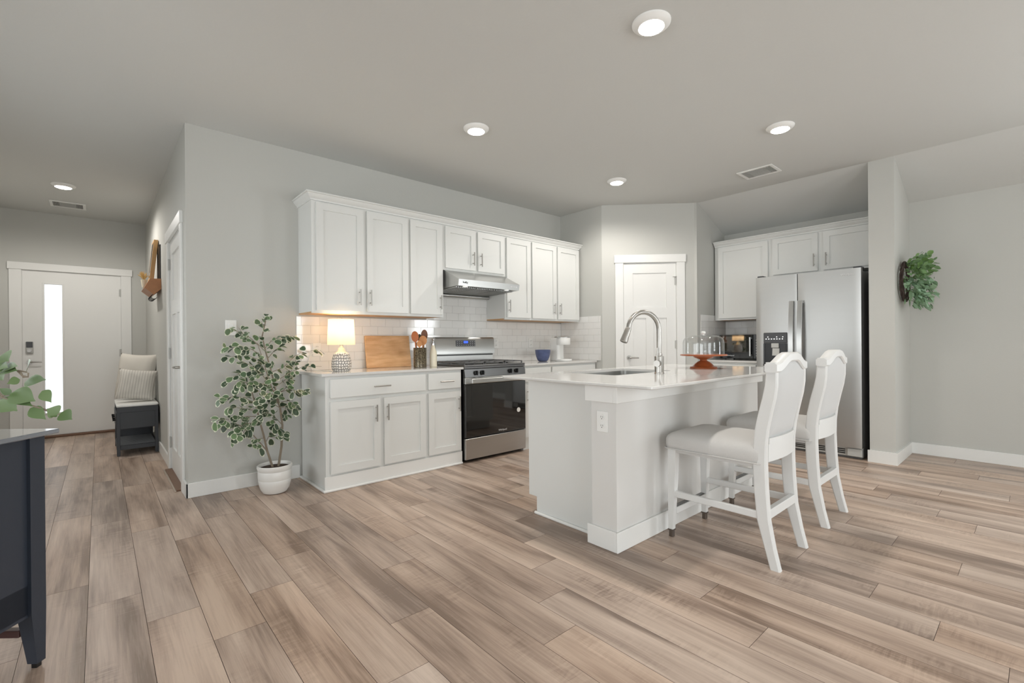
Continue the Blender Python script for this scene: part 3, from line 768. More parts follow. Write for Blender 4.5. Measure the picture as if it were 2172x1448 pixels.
# the arc leans over the basin: spout towards -X +Y slightly
pts = []; r_ = 0.118; dirv = Vector((-0.93, 0.36, 0)).normalized(); zc = 1.195
for z in (1.03, 1.10, 1.16): pts.append(Vector((fx, fy, z)))
for k in range(0, 15):
    a = math.pi*k/14*0.97; c = Vector((fx, fy, zc)) + dirv*r_
    pts.append(c - dirv*r_*math.cos(a) + Vector((0, 0, r_*math.sin(a))))
MB().tube(pts, 0.0155, 16).build('gooseneck', M_nickel, fau)
e0 = pts[-1]; dn = (pts[-1]-pts[-2]).normalized(); dn = (dn + dirv*0.22).normalized()
hp = MB(); hp.tube([e0-dn*0.004, e0+dn*0.006, e0+dn*0.03, e0+dn*0.09, e0+dn*0.094], [0.0175, 0.0195, 0.0205, 0.0245, 0.021], 20)
hp.build('spray_head', M_nickel, fau)
lv = MB(); ld = Vector((-0.88, -0.30, 0)).normalized()
p = Vector((fx, fy, ICT+0.068)); lv.cyl(p+ld*0.02, p+ld*0.075, 0.0205, n=20)
lv.tube([p+ld*0.062+Vector((0, 0, 0.018)), p+ld*0.064+Vector((0, 0, 0.10))], [0.0045, 0.0045], 8)
lv.build('faucet_lever', M_nickel, fau)

# cake stand and glass dome
cx_, cy_ = 3.505, 1.735
cs = MB(); cs.lathe([(0.0, 0.0), (0.098, 0.0), (0.101, 0.007), (0.096, 0.013), (0.086, 0.015), (0.076, 0.020), (0.064, 0.034), (0.044, 0.050), (0.028, 0.058), (0.025, 0.064), (0.034, 0.070), (0.062, 0.079), (0.072, 0.086), (0.074, 0.094),
                    (0.168, 0.097), (0.172, 0.102), (0.168, 0.108), (0.0, 0.108)][1:-1], (cx_, cy_, ICT), 48)
tag(cs.build('cake_stand', M_orange), 'reddish orange wooden pedestal cake stand on the island', 'cake stand')
z0 = ICT+0.1085
ou = [(0.150, 0.0), (0.150, 0.085), (0.147, 0.105), (0.138, 0.122), (0.122, 0.134), (0.098, 0.141), (0.050, 0.145), (0.012, 0.146)]
prof = ou
dm = thing('glass_dome', 'clear glass cake dome with round knob covering the orange stand', 'cake dome', (cx_, cy_, z0))
MB().lathe(ou, (cx_, cy_, z0+0.0005), 56, capb=False, capt=True).build('dome', M_glass, dm)
MB().lathe([(0.010, 0.146), (0.009, 0.152), (0.016, 0.158), (0.019, 0.166), (0.016, 0.174), (0.008, 0.178)], (cx_, cy_, z0), 24).build('knob', mat('knob_glass', (225, 225, 222), 0.05, spec=1.0), dm)

# ------------------------------------------------------------------ range (stove)
rx0, rx1, ryf, ryb = 2.545, 3.309, 3.545, 4.095
rng = thing('stove', 'freestanding stainless gas stove with black glass oven door', 'stove', ((rx0+rx1)/2, 3.82, 0))
mb = MB(); mb.box(rx0, rx1, 3.575, ryb, 0.03, 0.900); mb.box(rx0+0.03, rx1-0.03, 3.62, ryb-0.03, 0.0, 0.03); mb.build('stove_body', M_black, rng)
MB().box(rx0, rx1, ryf, 3.5745, 0.030, 0.226, bev=0.004).build('drawer', M_steel, rng)
od = MB(); od.box(rx0+0.002, rx1-0.002, ryf-0.002, 3.5745, 0.236, 0.735, bev=0.003); odo = od.build('oven_door', M_blackg, rng)
MB().box(rx0+0.000, rx1-0.000, ryf-0.003, 3.5745, 0.736, 0.796, bev=0.003).build('door_rail', M_steel, odo)
mb = MB(); mb.box(rx0+0.045, rx1-0.045, ryf-0.052, ryf-0.030, 0.742, 0.788, bev=0.006); mb.box(rx0+0.045, rx0+0.08, ryf-0.036, ryf-0.0035, 0.748, 0.782); mb.box(rx1-0.08, rx1-0.045, ryf-0.036, ryf-0.0035, 0.748, 0.782)
mb.build('oven_handle', M_steel, odo)
MB().cyl((3.209, ryf-0.0022, 0.437), (3.209, ryf-0.0035, 0.437), 0.0235, n=32).build('sticker', M_white, odo)
text('logo', 'Whirlpool', 0.026, M_label, frame_xf((2.995, ryf-0.0026, 0.262), (1, 0, 0), (0, 0, 1), (0, -1, 0)), odo)
mb = MB(); mb.prism([(3.575, 0.80), (3.545, 0.80), (3.556, 0.874), (3.575, 0.874)], 0, rx0, rx1); pn_ = mb.build('control_panel', M_dsteel, rng)
for kx in (2.672, 2.748, 3.10, 3.183):
    mb = MB(); p = Vector((kx, 3.549, 0.838)); n_ = Vector((0, -1, 0.14)).normalized()
    mb.cyl(p-n_*0.004, p+n_*0.016, 0.0225, 0.0205, n=24); mb.box(kx-0.0045, kx+0.0045, p.y-0.034, p.y-0.012, p.z-0.020, p.z+0.022, bev=0.002)
    mb.build('knob', M_black, rng)
mb = MB(); mb.box(rx0, rx1, 3.548, 4.06, 0.8985, 0.914, bev=0.004); mb.box(rx0, rx1, 3.552, 3.575, 0.880, 0.899, bev=0.002)
mb.build('cooktop', M_dsteel, rng)
# burners and continuous grates
for bxx, byy, br in ((2.70, 3.69, 0.045), (2.70, 3.93, 0.035), (3.135, 3.69, 0.05), (3.135, 3.93, 0.035), (2.917, 3.81, 0.04)):
    MB().lathe([(br, 0), (br, 0.008), (br*0.75, 0.009), (br*0.75, 0.014), (0.005, 0.016)], (bxx, byy, 0.914), 24).build('burner', M_black, rng)
for gx0, gx1 in ((2.548, 2.788), (2.797, 3.038), (3.047, 3.287)):
    mb = MB(); y0, y1, za, zb_ = 3.565, 4.045, 0.928, 0.940
    for a in ((gx0, gx0+0.012, y0, y1), (gx1-0.012, gx1, y0, y1), (gx0, gx1, y0, y0+0.012), (gx0, gx1, y1-0.012, y1), (gx0, gx1, 3.799, 3.811)): mb.box(a[0], a[1], a[2], a[3], za, zb_, bev=0.002)
    xm = (gx0+gx1)/2
    for ya, yb in ((y0, 3.655), (3.73, 3.89), (3.965, y1)): mb.box(xm-0.005, xm+0.005, ya, yb, za, zb_)
    for yy in (3.69, 3.93):
        mb.box(gx0, xm-0.035, yy-0.005, yy+0.005, za, zb_); mb.box(xm+0.035, gx1, yy-0.005, yy+0.005, za, zb_)
    for xx in (gx0, gx1-0.012):
        for yy in (y0, y1-0.012, 3.80): mb.box(xx, xx+0.012, yy, yy+0.010, 0.9142, za)
    mb.build('grate', M_iron, rng)
bg = MB(); bg.prism([(4.045, 1.010), (4.052, 1.160), (4.066, 1.182), (4.095, 1.184), (4.095, 1.010)], 0, rx0+0.001, rx1-0.001)
bgo = bg.build('backguard', M_steel, rng)
MB().box(rx0+0.012, rx1-0.012, 4.062, 4.095, 0.9005, 1.0095, bev=0.003).build('vent_panel', M_steel, rng)
mb = MB(); mb.box(rx0+0.02, rx1-0.02, 4.052, 4.062, 0.990, 1.003); mb.build('vent_slot', M_black, rng)
mb = MB(); mb.prism([(4.0475, 1.086), (4.0505, 1.150), (4.060, 1.150), (4.058, 1.086)], 0, 2.790, 3.045); dp = mb.build('display_panel', M_grey, rng)
MB().box(2.892, 2.946, 4.0455, 4.0485, 1.120, 1.143, bev=0.001).build('clock_display', M_disp, dp)
mb = MB()
for i in range(9):
    for j in range(3):
        x = 2.806+i*0.028
        if 2.88 < x < 2.955 and j > 0: continue
        mb.box(x, x+0.009, 4.0462, 4.0485, 1.096+j*0.019, 1.100+j*0.019)
mb.build('button_marks', M_label, dp)

# ------------------------------------------------------------------ range hood
hd_ = thing('range_hood', 'stainless steel under-cabinet range hood above the gas stove', 'range hood', (2.9, 3.86, 1.60))
x0, x1 = 2.512, 3.2825
mb = MB()
P = [(x0+0.001, 3.826, 1.830), (x1-0.0, 3.826, 1.830), (x1+0.008, 3.602, 1.722), (x0+0.012, 3.602, 1.722), (x0+0.008, 3.606, 1.662), (x1+0.002, 3.606, 1.662),
     (x0, 4.145, 1.830), (x1, 4.145, 1.830), (x0, 4.10, 1.645), (x1, 4.10, 1.645), (x0, 4.145, 1.645), (x1, 4.145, 1.645)]
I = [mb.vert(p) for p in P]
for q in ((0, 1, 2, 3), (3, 2, 5, 4), (0, 6, 7, 1), (0, 3, 4, 8, 10, 6), (1, 7, 11, 9, 5, 2), (6, 10, 11, 7), (4, 5, 9, 8), (8, 9, 11, 10)): mb.face([I[k] for k in q])
hb = mb.build('hood_shell', M_steel, hd_, ang=20)
for k in range(3):
    fx0 = x0+0.02+k*0.245; fx1 = fx0+0.238; mb = MB()
    def zz(y): return 1.6615-(y-3.606)/(4.10-3.606)*0.0165-0.003
    n = 11
    for j in range(n):
        a = fx0+(fx1-fx0)*j/n; b = a+(fx1-fx0)/n*0.55
        v_ = [mb.vert(q) for q in ((a, 3.66, zz(3.66)-0.007), (b, 3.66, zz(3.66)-0.007), (b, 4.07, zz(4.07)-0.007), (a, 4.07, zz(4.07)-0.007), (a, 3.66, zz(3.66)+0.001), (b, 3.66, zz(3.66)+0.001), (b, 4.07, zz(4.07)+0.001), (a, 4.07, zz(4.07)+0.001))]
        for q in ((0,1,2,3), (4,5,6,7), (0,1,5,4), (1,2,6,5), (2,3,7,6), (3,0,4,7)): mb.face([v_[w_] for w_ in q])
    mb.build('baffle_filter', M_steel, hd_)
    mb = MB(); q = [(fx0, 3.66, zz(3.66)), (fx1, 3.66, zz(3.66)), (fx1, 4.07, zz(4.07)), (fx0, 4.07, zz(4.07))]
    mb.face([mb.vert(p) for p in q]); mb.face([mb.vert((p[0], p[1], p[2]+0.0015)) for p in q]); mb.build('filter_back', M_black, hd_)
MB().tube([(x0+0.02, 4.105, 1.622), (x1-0.01, 4.105, 1.622)], 0.022, 14).build('grease_tray', M_steel, hd_)
for lx in (2.62, 3.14): MB().cyl((lx, 3.635, 1.6605), (lx, 3.635, 1.656), 0.024, n=20).build('hood_light', M_hoodlens, hd_)
mb = MB()
for i in range(5):
    r_ = 0.007 if i in (0, 4) else 0.0045
    x = 3.175+i*0.018; mb.cyl((x, 3.605, 1.694), (x, 3.6005, 1.694), r_, n=10)
mb.build('control_buttons', M_label, hd_)
text('logo', 'BufBy', 0.026, M_dark, frame_xf((2.60, 3.6022, 1.694), (1, 0, 0), (0, 0, 1), (0, -1, 0)), hd_)

# ------------------------------------------------------------------ refrigerator
fr = thing('refrigerator', 'stainless side-by-side refrigerator with ice and water dispenser', 'refrigerator', (5.6, 1.565, 0))
mb = MB(); mb.box(5.345, 5.985, 1.108, 2.022, 0.02, 1.765); mb.box(5.36, 5.96, 1.12, 2.01, 0.0, 0.02); mb.build('fridge_body', mat('fridge_side', (120, 120, 120), 0.4), fr)
def fdoor(y0, y1, name):
    mb = MB(); n = 14; f = []; b = []
    pts = []
    for k in range(n+1):
        t = k/n; y = y0+(y1-y0)*t; e = min(t, 1-t)*(y1-y0); 
        bul = 0.003*math.sin(math.pi*t); rd = 0.005*(1-min(1, e/0.02))**2
        pts.append((5.276-bul+rd, y))
    pts += [(5.338, y1), (5.338, y0)]
    mb.prism(pts, 2, 0.112, 1.790)
    return mb.build('door', M_steel_f, fr, ang=40)
# freezer (left in view) and fridge doors
fz = fdoor(1.634, 2.026, 'freezer'); fg = fdoor(1.105, 1.627, 'fridge')
text('logo', 'Whirlpool', 0.026, M_label, frame_xf((5.2655, 1.205, 1.735), (0, -1, 0), (0, 0, 1), (-1, 0, 0)), fg)
def fh(y, par):
    mb = MB(); pr = []
    n = 12; z0_, z1_ = 0.62, 1.517
    for k in range(n+1):
        t = k/n; z = z0_+(z1_-z0_)*t; off = 0.030+0.030*math.sin(math.pi*t)
        pr.append((5.270-off, z))
    poly = [(a-0.010, z) for a, z in pr] + [(a+0.008, z) for a, z in reversed(pr)]
    mb.prism(poly, 1, y-0.021, y+0.021)
    for z in (z0_+0.012, z1_-0.012): mb.box(5.236, 5.272, y-0.016, y+0.016, z-0.012, z+0.012)
    return mb.build('handle', M_steel, par, ang=50)
fh(1.672, fz); fh(1.596, fg)
mb = MB(); mb.box(5.2635, 5.280, 1.722, 1.950, 1.093, 1.203, bev=0.006); dpn = mb.build('dispenser_panel', M_grey, fz)
mb = MB(); mb.box(5.272, 5.2735, 1.735, 1.937, 0.878, 1.092); mb.box(5.262, 5.272, 1.722, 1.735, 0.865, 1.092, bev=0.003); mb.box(5.262, 5.272, 1.937, 1.950, 0.865, 1.092, bev=0.003); mb.box(5.255, 5.272, 1.722, 1.950, 0.855, 0.878, bev=0.003)
mb.build('dispenser_recess', M_black, fz)
mb = MB(); mb.box(5.256, 5.2715, 1.80, 1.872, 1.045, 1.092, bev=0.004); mb.build('ice_chute', M_lgrey, fz)
mb = MB(); mb.prism([(5.2715, 1.04), (5.262, 1.04), (5.250, 0.965), (5.2715, 0.965)], 1, 1.795, 1.86); mb.build('paddle', M_lgrey, fz)
mb = MB()
for i in range(7): mb.box(5.2625, 5.2636, 1.760+i*0.026, 1.772+i*0.026, 1.133, 1.141)
for y in (1.762, 1.82, 1.905): mb.cyl((5.2625, y, 1.158), (5.2636, y, 1.158), 0.005, n=10)
mb.build('indicator_lights', M_ledw, dpn)
mb = MB(); mb.box(5.318, 5.345, 1.11, 2.02, 0.025, 0.105); gr = mb.build('base_grille', M_lgrey, fr)
mb = MB()
for j in range(3): mb.box(5.3155, 5.3185, 1.245, 1.98, 0.042+j*0.018, 0.052+j*0.018)
mb.build('grille_slots', M_black, gr)
mb = MB(); mb.box(5.295, 5.3178, 1.112, 1.225, 0.028, 0.100, bev=0.004); mb.build('hinge_cover', M_lgrey, fr)
for y0, y1 in ((1.105, 1.17), (1.96, 2.02)): MB().box(5.30, 5.40, y0, y1, 1.7905, 1.808, bev=0.004).build('top_hinge', M_grey, fr)

# ------------------------------------------------------------------ microwave
mw = thing('microwave', 'black countertop microwave with mirror-like door beside the refrigerator', 'microwave', (5.8, 2.33, CT))
mx0, my0, my1, mz0, mz1 = 5.62, 2.075, 2.585, CT+0.014, 1.192
mb = MB(); mb.box(mx0+0.02, 5.98, my0, my1, mz0, mz1, bev=0.006)
for x in (mx0+0.05, 5.94):
    for y in (my0+0.05, my1-0.05): mb.cyl((x, y, CT), (x, y, mz0+0.001), 0.012, n=12)
mb.build('microwave_body', M_black, mw)
dr = MB().box(mx0, mx0+0.0195, my0+0.125, my1-0.002, mz0+0.002, mz1-0.002, bev=0.003).build('door', M_blackg, mw)
MB().box(mx0-0.0015, mx0-0.0002, my0+0.20, my1-0.025, mz0+0.075, mz1-0.02).build('door_window', mat('mirror_dark', (125, 125, 125), 0.03, 1.0), dr)
MB().box(mx0-0.0325, mx0-0.022, my0+0.140, my0+0.158, mz0+0.03, mz1-0.03, bev=0.003).build('handle', M_steel, dr)
mb = MB(); mb.box(mx0-0.023, mx0-0.0002, my0+0.142, my0+0.156, mz0+0.035, mz0+0.05); mb.box(mx0-0.023, mx0-0.0002, my0+0.142, my0+0.156, mz1-0.05, mz1-0.035); mb.build('handle_post', M_steel, dr)
cp = MB().box(mx0, mx0+0.0195, my0+0.002, my0+0.122, mz0+0.002, mz1-0.002, bev=0.003).build('control_panel', M_grey, mw)
mb = MB()
for i in range(3):
    for j in range(7): mb.cyl((mx0-0.0005, my0+0.03+i*0.03, mz0+0.035+j*0.03), (mx0+0.002, my0+0.03+i*0.03, mz0+0.035+j*0.03), 0.004, n=8)
mb.build('button_marks', M_label, cp)
text('logo', 'Whirlpool', 0.022, M_label, frame_xf((mx0-0.001, my1-0.13, mz0+0.035), (0, -1, 0), (0, 0, 1), (-1, 0, 0)), dr)

mw.rotation_euler = (0, 0, R(1.57))
# ------------------------------------------------------------------ lamp
lx, ly = 1.500, 3.83
lm = thing('table_lamp', 'small table lamp with lit cream drum shade and patterned ceramic base', 'lamp', (lx, ly, CT))
MB().lathe([(0.062, 0), (0.070, 0.006), (0.078, 0.03), (0.080, 0.055), (0.076, 0.09), (0.069, 0.12), (0.060, 0.145), (0.050, 0.152)], (lx, ly, CT), 40).build('lamp_base', M_lampbase, lm)
nk = MB().lathe([(0.050, 0.152), (0.036, 0.158), (0.027, 0.175), (0.024, 0.192), (0.012, 0.196), (0.012, 0.23)], (lx, ly, CT), 28).build('lamp_neck', M_cream, lm)
MB().lathe([(0.109, 0.218), (0.101, 0.427), (0.100, 0.427), (0.108, 0.218)], (lx, ly, CT), 48, closed=True).build('lamp_shade', M_shade, lm)
mb = MB(); mb.tube([(lx, ly, CT+0.21), (lx, ly, CT+0.24)], 0.014, 12)
mb.tube([(lx-0.10, ly, CT+0.424), (lx+0.10, ly, CT+0.424)], 0.0015, 6); mb.tube([(lx, ly-0.10, CT+0.424), (lx, ly+0.10, CT+0.424)], 0.0015, 6)
mb.tube([(lx+0.014, ly, CT+0.235), (lx+0.045, ly, CT+0.30), (lx+0.04, ly, CT+0.38), (lx, ly, CT+0.424)], 0.0015, 6); mb.build('harp', M_nickel, lm)
MB().lathe([(0.006, 0.424), (0.008, 0.434), (0.004, 0.441)], (lx, ly, CT), 12).build('finial', M_nickel, lm)
MB().lathe([(0.012, 0.24), (0.02, 0.26), (0.028, 0.285), (0.024, 0.31), (0.01, 0.325)], (lx, ly, CT), 20).build('bulb', mat('bulb_glow', (255, 240, 210), 0.5, emit=(255, 215, 160), estr=5), lm)
mb = MB(); mb.tube([(lx-0.06, ly+0.05, CT+0.003), (lx-0.12, ly+0.12, CT+0.003), (lx-0.16, ly+0.22, CT+0.01), (lx-0.17, ly+0.30, CT+0.06), (lx-0.15, 4.143, CT+0.13), (lx-0.10, 4.143, CT+0.165)], 0.003, 8); mb.build('lamp_cord', M_white, lm)
d = bpy.data.lights.new('lamp_bulb_light', 'POINT'); d.energy = 3.6; d.color = (1.0, 0.80, 0.56); d.shadow_soft_size = 0.035
o = bpy.data.objects.new('lamp_bulb_light', d); COL.objects.link(o); o.location = (lx, ly, CT+0.345)

def outlet(name, label, xf, u, v, w_=0.072, h_=0.115, kind='outlet'):
    mb = MB(xf); mb.box(u-w_/2, u+w_/2, v-h_/2, v+h_/2, 0.0, 0.006, bev=0.002); o = mb.build(name, M_white)
    tag(o, label, kind)
    if kind == 'outlet':
        for dz in (-0.024, 0.024):
            so = MB(xf).cyl((u, v+dz, 0.0062), (u, v+dz, 0.009), 0.0165, n=18).build('socket', M_white, o)
            for du in (-0.006, 0.006): MB(xf).box(u+du-0.001, u+du+0.001, v+dz-0.002, v+dz+0.007, 0.0088, 0.0095).build('slot', M_offw, so)
    else:
        MB(xf).box(u-0.017, u+0.017, v-0.035, v+0.035, 0.006, 0.010, bev=0.002).build('switch_rocker', M_white, o)
    return o
KW = frame_xf((0, D-0.0001, 0), (1, 0, 0), (0, 0, 1), (0, -1, 0)); KT = frame_xf((0, D-0.0092, 0), (1, 0, 0), (0, 0, 1), (0, -1, 0))
outlet('light_switch', 'white rocker light switch on the wall above the ficus', KW, 0.766, 1.255, 0.076, 0.118, 'light switch')
outlet('power_outlet', 'white outlet on the tile wall behind the lamp', KT, 1.41, 1.075)
outlet('power_outlet', 'white outlet on the tile just right of the stove', KT, 3.412, 1.115)
outlet('power_outlet', 'white outlet on the tile behind the blue bowl and coffee maker', KT, 3.965, 1.115)

# ------------------------------------------------------------------ cutting board leaning on the tiles
bw, bh, bt = 0.455, 0.302, 0.018
ang = R(8.5)
yb_ = D-0.010-0.002
# bottom-front edge at Y such that the top back edge rests on the tile
y_bot = yb_-(bh*math.sin(ang))-bt*math.cos(ang)
xfb = Matrix.Translation((1.835, y_bot, CT+0.001)) @ Matrix.Rotation(-ang, 4, 'X')
tag(MB(xfb).box(0, bw, 0, bt, 0.0, bh, bev=0.004).build('cutting_board', M_board), 'rectangular bamboo cutting board leaning against the backsplash tiles', 'cutting board')
# crock with utensils
kx_, ky_ = 2.238, 3.83
ck = MB(); ck.lathe([(0.056, 0), (0.060, 0.003), (0.060, 0.178), (0.062, 0.182), (0.058, 0.184), (0.055, 0.178), (0.055, 0.008), (0.01, 0.007)], (kx_, ky_, CT), 36)
tag(ck.build('utensil_crock', M_crock), 'dark mottled ceramic utensil crock beside the cutting board', 'utensil holder')
def spoon(name, label, base_, tip, head, m, slot=False, group='cooking utensils in the crock'):
    b = Vector(base_); t = Vector(tip); dv = (t-b).normalized(); sd = dv.cross(Vector((0.62, 0.78, 0))).normalized(); nn = dv.cross(sd)
    mb = MB(); mb.tube([b, b+(t-b)*0.6, t], [0.0055, 0.005, 0.006], 10)
    hw, hl, th_ = head; hw *= 1.1; hl *= 1.2; n = 20
    fr_ = []; bk = []
    for k in range(n):
        a = 2*math.pi*k/n; q = t+dv*(hl*(1+math.cos(a))*0.5*1.0) + sd*hw*math.sin(a)*(1.0)
        fr_.append(mb.vert(q+nn*th_)); bk.append(mb.vert(q-nn*th_))
    c1 = mb.vert(t+dv*hl*0.5+nn*(-th_*0.8)); c2 = mb.vert(t+dv*hl*0.5-nn*th_*2.2)
    for k in range(n):
        mb.face([fr_[k], fr_[(k+1) % n], c1]); mb.face([bk[(k+1) % n], bk[k], c2]); mb.face([fr_[k], bk[k], bk[(k+1) % n], fr_[(k+1) % n]])
    tag(mb.build(name, m), label, 'utensil', group)
cb_ = Vector((kx_, ky_, CT+0.012))
spoon('wooden_spoon', 'reddish wooden spoon leaning farthest left in the crock', cb_+Vector((-0.034, -0.004, 0)), (kx_-0.052, ky_-0.008, CT+0.235), (0.030, 0.085, 0.004), M_wood_r)
spoon('wooden_spoon', 'pale round wooden spoon at the front of the crock', cb_+Vector((0.010, -0.020, 0)), (kx_+0.014, ky_-0.026, CT+0.205), (0.034, 0.075, 0.004), M_wood_s)
spoon('wooden_spoon', 'small pale wooden spoon sitting lowest in the crock', cb_+Vector((-0.016, -0.030, 0)), (kx_-0.026, ky_-0.036, CT+0.190), (0.022, 0.05, 0.004), M_wood_s)
spoon('wooden_spoon', 'dark brown wooden spoon standing tallest at the right of the crock', cb_+Vector((0.036, 0.008, 0)), (kx_+0.050, ky_+0.010, CT+0.245), (0.028, 0.09, 0.004), M_wood_d)
spoon('spatula', 'dark green spatula at the back left of the crock', cb_+Vector((-0.010, 0.024, 0)), (kx_-0.022, ky_+0.036, CT+0.25), (0.018, 0.06, 0.003), mat('dark_green_silicone', (60, 72, 52), 0.5))
spoon('spatula', 'dark spatula tip at the back right of the crock', cb_+Vector((0.014, 0.030, 0)), (kx_+0.020, ky_+0.042, CT+0.24), (0.016, 0.06, 0.003), mat('dark_silicone', (80, 84, 66), 0.5))
# soap bottle
sb = thing('soap_dispenser', 'cream soap bottle with chrome pump left of the stove', 'soap dispenser', (2.375, 3.82, CT))
MB().lathe([(0.030, 0), (0.034, 0.004), (0.034, 0.125), (0.031, 0.145), (0.022, 0.170), (0.016, 0.190), (0.015, 0.205)], (2.375, 3.82, CT), 32).build('bottle', M_cream, sb)
mb = MB(); mb.lathe([(0.016, 0.205), (0.016, 0.222), (0.008, 0.224), (0.006, 0.25), (0.013, 0.252), (0.013, 0.262)], (2.375, 3.82, CT), 20)
mb.tube([(2.375, 3.82, CT+0.257), (2.375-0.02, 3.82-0.03, CT+0.257), (2.375-0.025, 3.82-0.038, CT+0.248)], 0.004, 8); mb.build('pump', M_bottle, sb)
# blue bowl, with two upright bits in it (white and grey scoops)
bx_, by_ = 3.905, 3.88
tag(MB().lathe([(0.040, 0), (0.052, 0.004), (0.066, 0.022), (0.080, 0.058), (0.088, 0.098), (0.091, 0.135), (0.088, 0.137), (0.084, 0.10), (0.076, 0.06), (0.060, 0.026), (0.01, 0.014)], (bx_, by_, CT), 44).build('bowl', M_blue), 'cobalt blue glazed bowl on the counter beside the coffee maker', 'bowl')
# coffee maker: slim column on base with round head
cfx, cfy = 4.145, 3.79
cf = thing('coffee_maker', 'white single-serve coffee maker with silver lid near the corner', 'coffee maker', (cfx, cfy+0.05, CT))
MB().loft(cfx, cfy+0.09, 0.056, 0.075, [(0.004, CT), (0, CT+0.004), (0, 1.165), (0.004, 1.170)], rad=0.03).build('body', M_white, cf)
MB().loft(cfx+0.006, cfy-0.01, 0.088, 0.10, [(0.006, CT), (0, CT+0.004), (0, CT+0.020), (0.004, CT+0.024)], rad=0.08).build('drip_tray', M_white, cf)
MB().lathe([(0.078, 0), (0.082, 0.006), (0.082, 0.078), (0.080, 0.082)], (cfx+0.008, cfy-0.01, 1.090), 36).build('brew_head', M_white, cf)
mb = MB(); mb.lathe([(0.078, 0), (0.079, 0.012), (0.060, 0.018)], (cfx+0.008, cfy-0.01, 1.1722), 36); mb.box(cfx-0.12, cfx-0.02, cfy-0.035, cfy+0.02, 1.173, 1.188, bev=0.005)
mb.build('lid_handle', M_steel, cf)
# ------------------------------------------------------------------ leaves
def leaf(mb, base_, dv, up, L, W, droop=0.3, tone=0.5, peak=0.6, fold=0.15, n=6, tip=0.7):
    dv = Vector(dv).normalized(); up = Vector(up); sd = dv.cross(up)
    if sd.length < 1e-3: sd = dv.cross(Vector((1, 0, 0)))
    sd.normalize(); nn = sd.cross(dv).normalized(); rows = []
    for i in range(n+1):
        t = i/n
        if t < peak: wv = math.sin(math.pi/2*(t/peak))**0.8
        else: wv = math.cos(math.pi/2*((t-peak)/(1-peak)))**tip
        wv = max(wv, 0.03)
        c = Vector(base_) + dv*L*t + Vector((0, 0, -1))*droop*L*t*t
        row = []
        for s_ in (-1, -0.72, 0, 0.72, 1):
            ed = 1.0 if abs(s_) == 1 or i in (0, n) else 0.0
            row.append(mb.vert(c + sd*W*0.5*wv*s_ + nn*fold*W*0.5*wv*abs(s_), ed, tone))
        rows.append(row)
    for i in range(n):
        for j in range(4): mb.face([rows[i][j], rows[i][j+1], rows[i+1][j+1], rows[i+1][j]])
def rays(px, py, yplane=None, depth=None):
    d_ = _F + (px-1085.95)/FPX*_R2 - (py-727.46)/FPX*_U2; o_ = Vector((0, 0, CAMH))
    t = (yplane/d_.y) if yplane is not None else depth
    return o_+d_*t

# ficus tree
rnd = random.Random(11)
fic = thing('potted_ficus', 'tall variegated ficus tree in a white pot by the wall corner', 'potted plant', (1.0, 3.86, 0))
px_, py_ = 0.998, 3.875
pot = [(0.066, 0.0), (0.082, 0.006), (0.098, 0.03), (0.110, 0.07), (0.114, 0.10), (0.112, 0.104), (0.116, 0.12), (0.116, 0.165), (0.113, 0.170), (0.118, 0.180), (0.123, 0.196), (0.122, 0.208), (0.116, 0.212), (0.110, 0.206), (0.106, 0.19), (0.104, 0.17)]
MB().lathe(pot, (px_, py_, 0), 48, capt=False).build('pot', M_ceramic, fic)
mb = MB(); mb.lathe([(0.108, 0.0), (0.105, 0.012), (0.05, 0.018)], (px_, py_, 0.176), 24); mb.build('soil', M_soil, fic)
def cp_(x, y, Y): return rays(430+x/3.2926, 640+y/3.2926, yplane=Y)
Y0 = 3.86
stems = [
 ([(490,1160,3.875),(450,1040,3.86),(425,930,3.85),(400,840,3.84),(370,720,3.84),(340,620,3.85),(300,530,3.88)], 0.0085),
 ([(450,1040,3.86),(370,950,3.82),(320,890,3.80),(290,850,3.79)], 0.005),
 ([(528,1155,3.875),(550,1010,3.87),(556,860,3.88),(540,740,3.88),(510,620,3.87),(480,490,3.86),(440,350,3.87),(415,240,3.87),(440,130,3.87)], 0.0095),
 ([(540,740,3.88),(500,640,3.84),(460,540,3.82),(420,400,3.83),(385,300,3.84)], 0.005)]
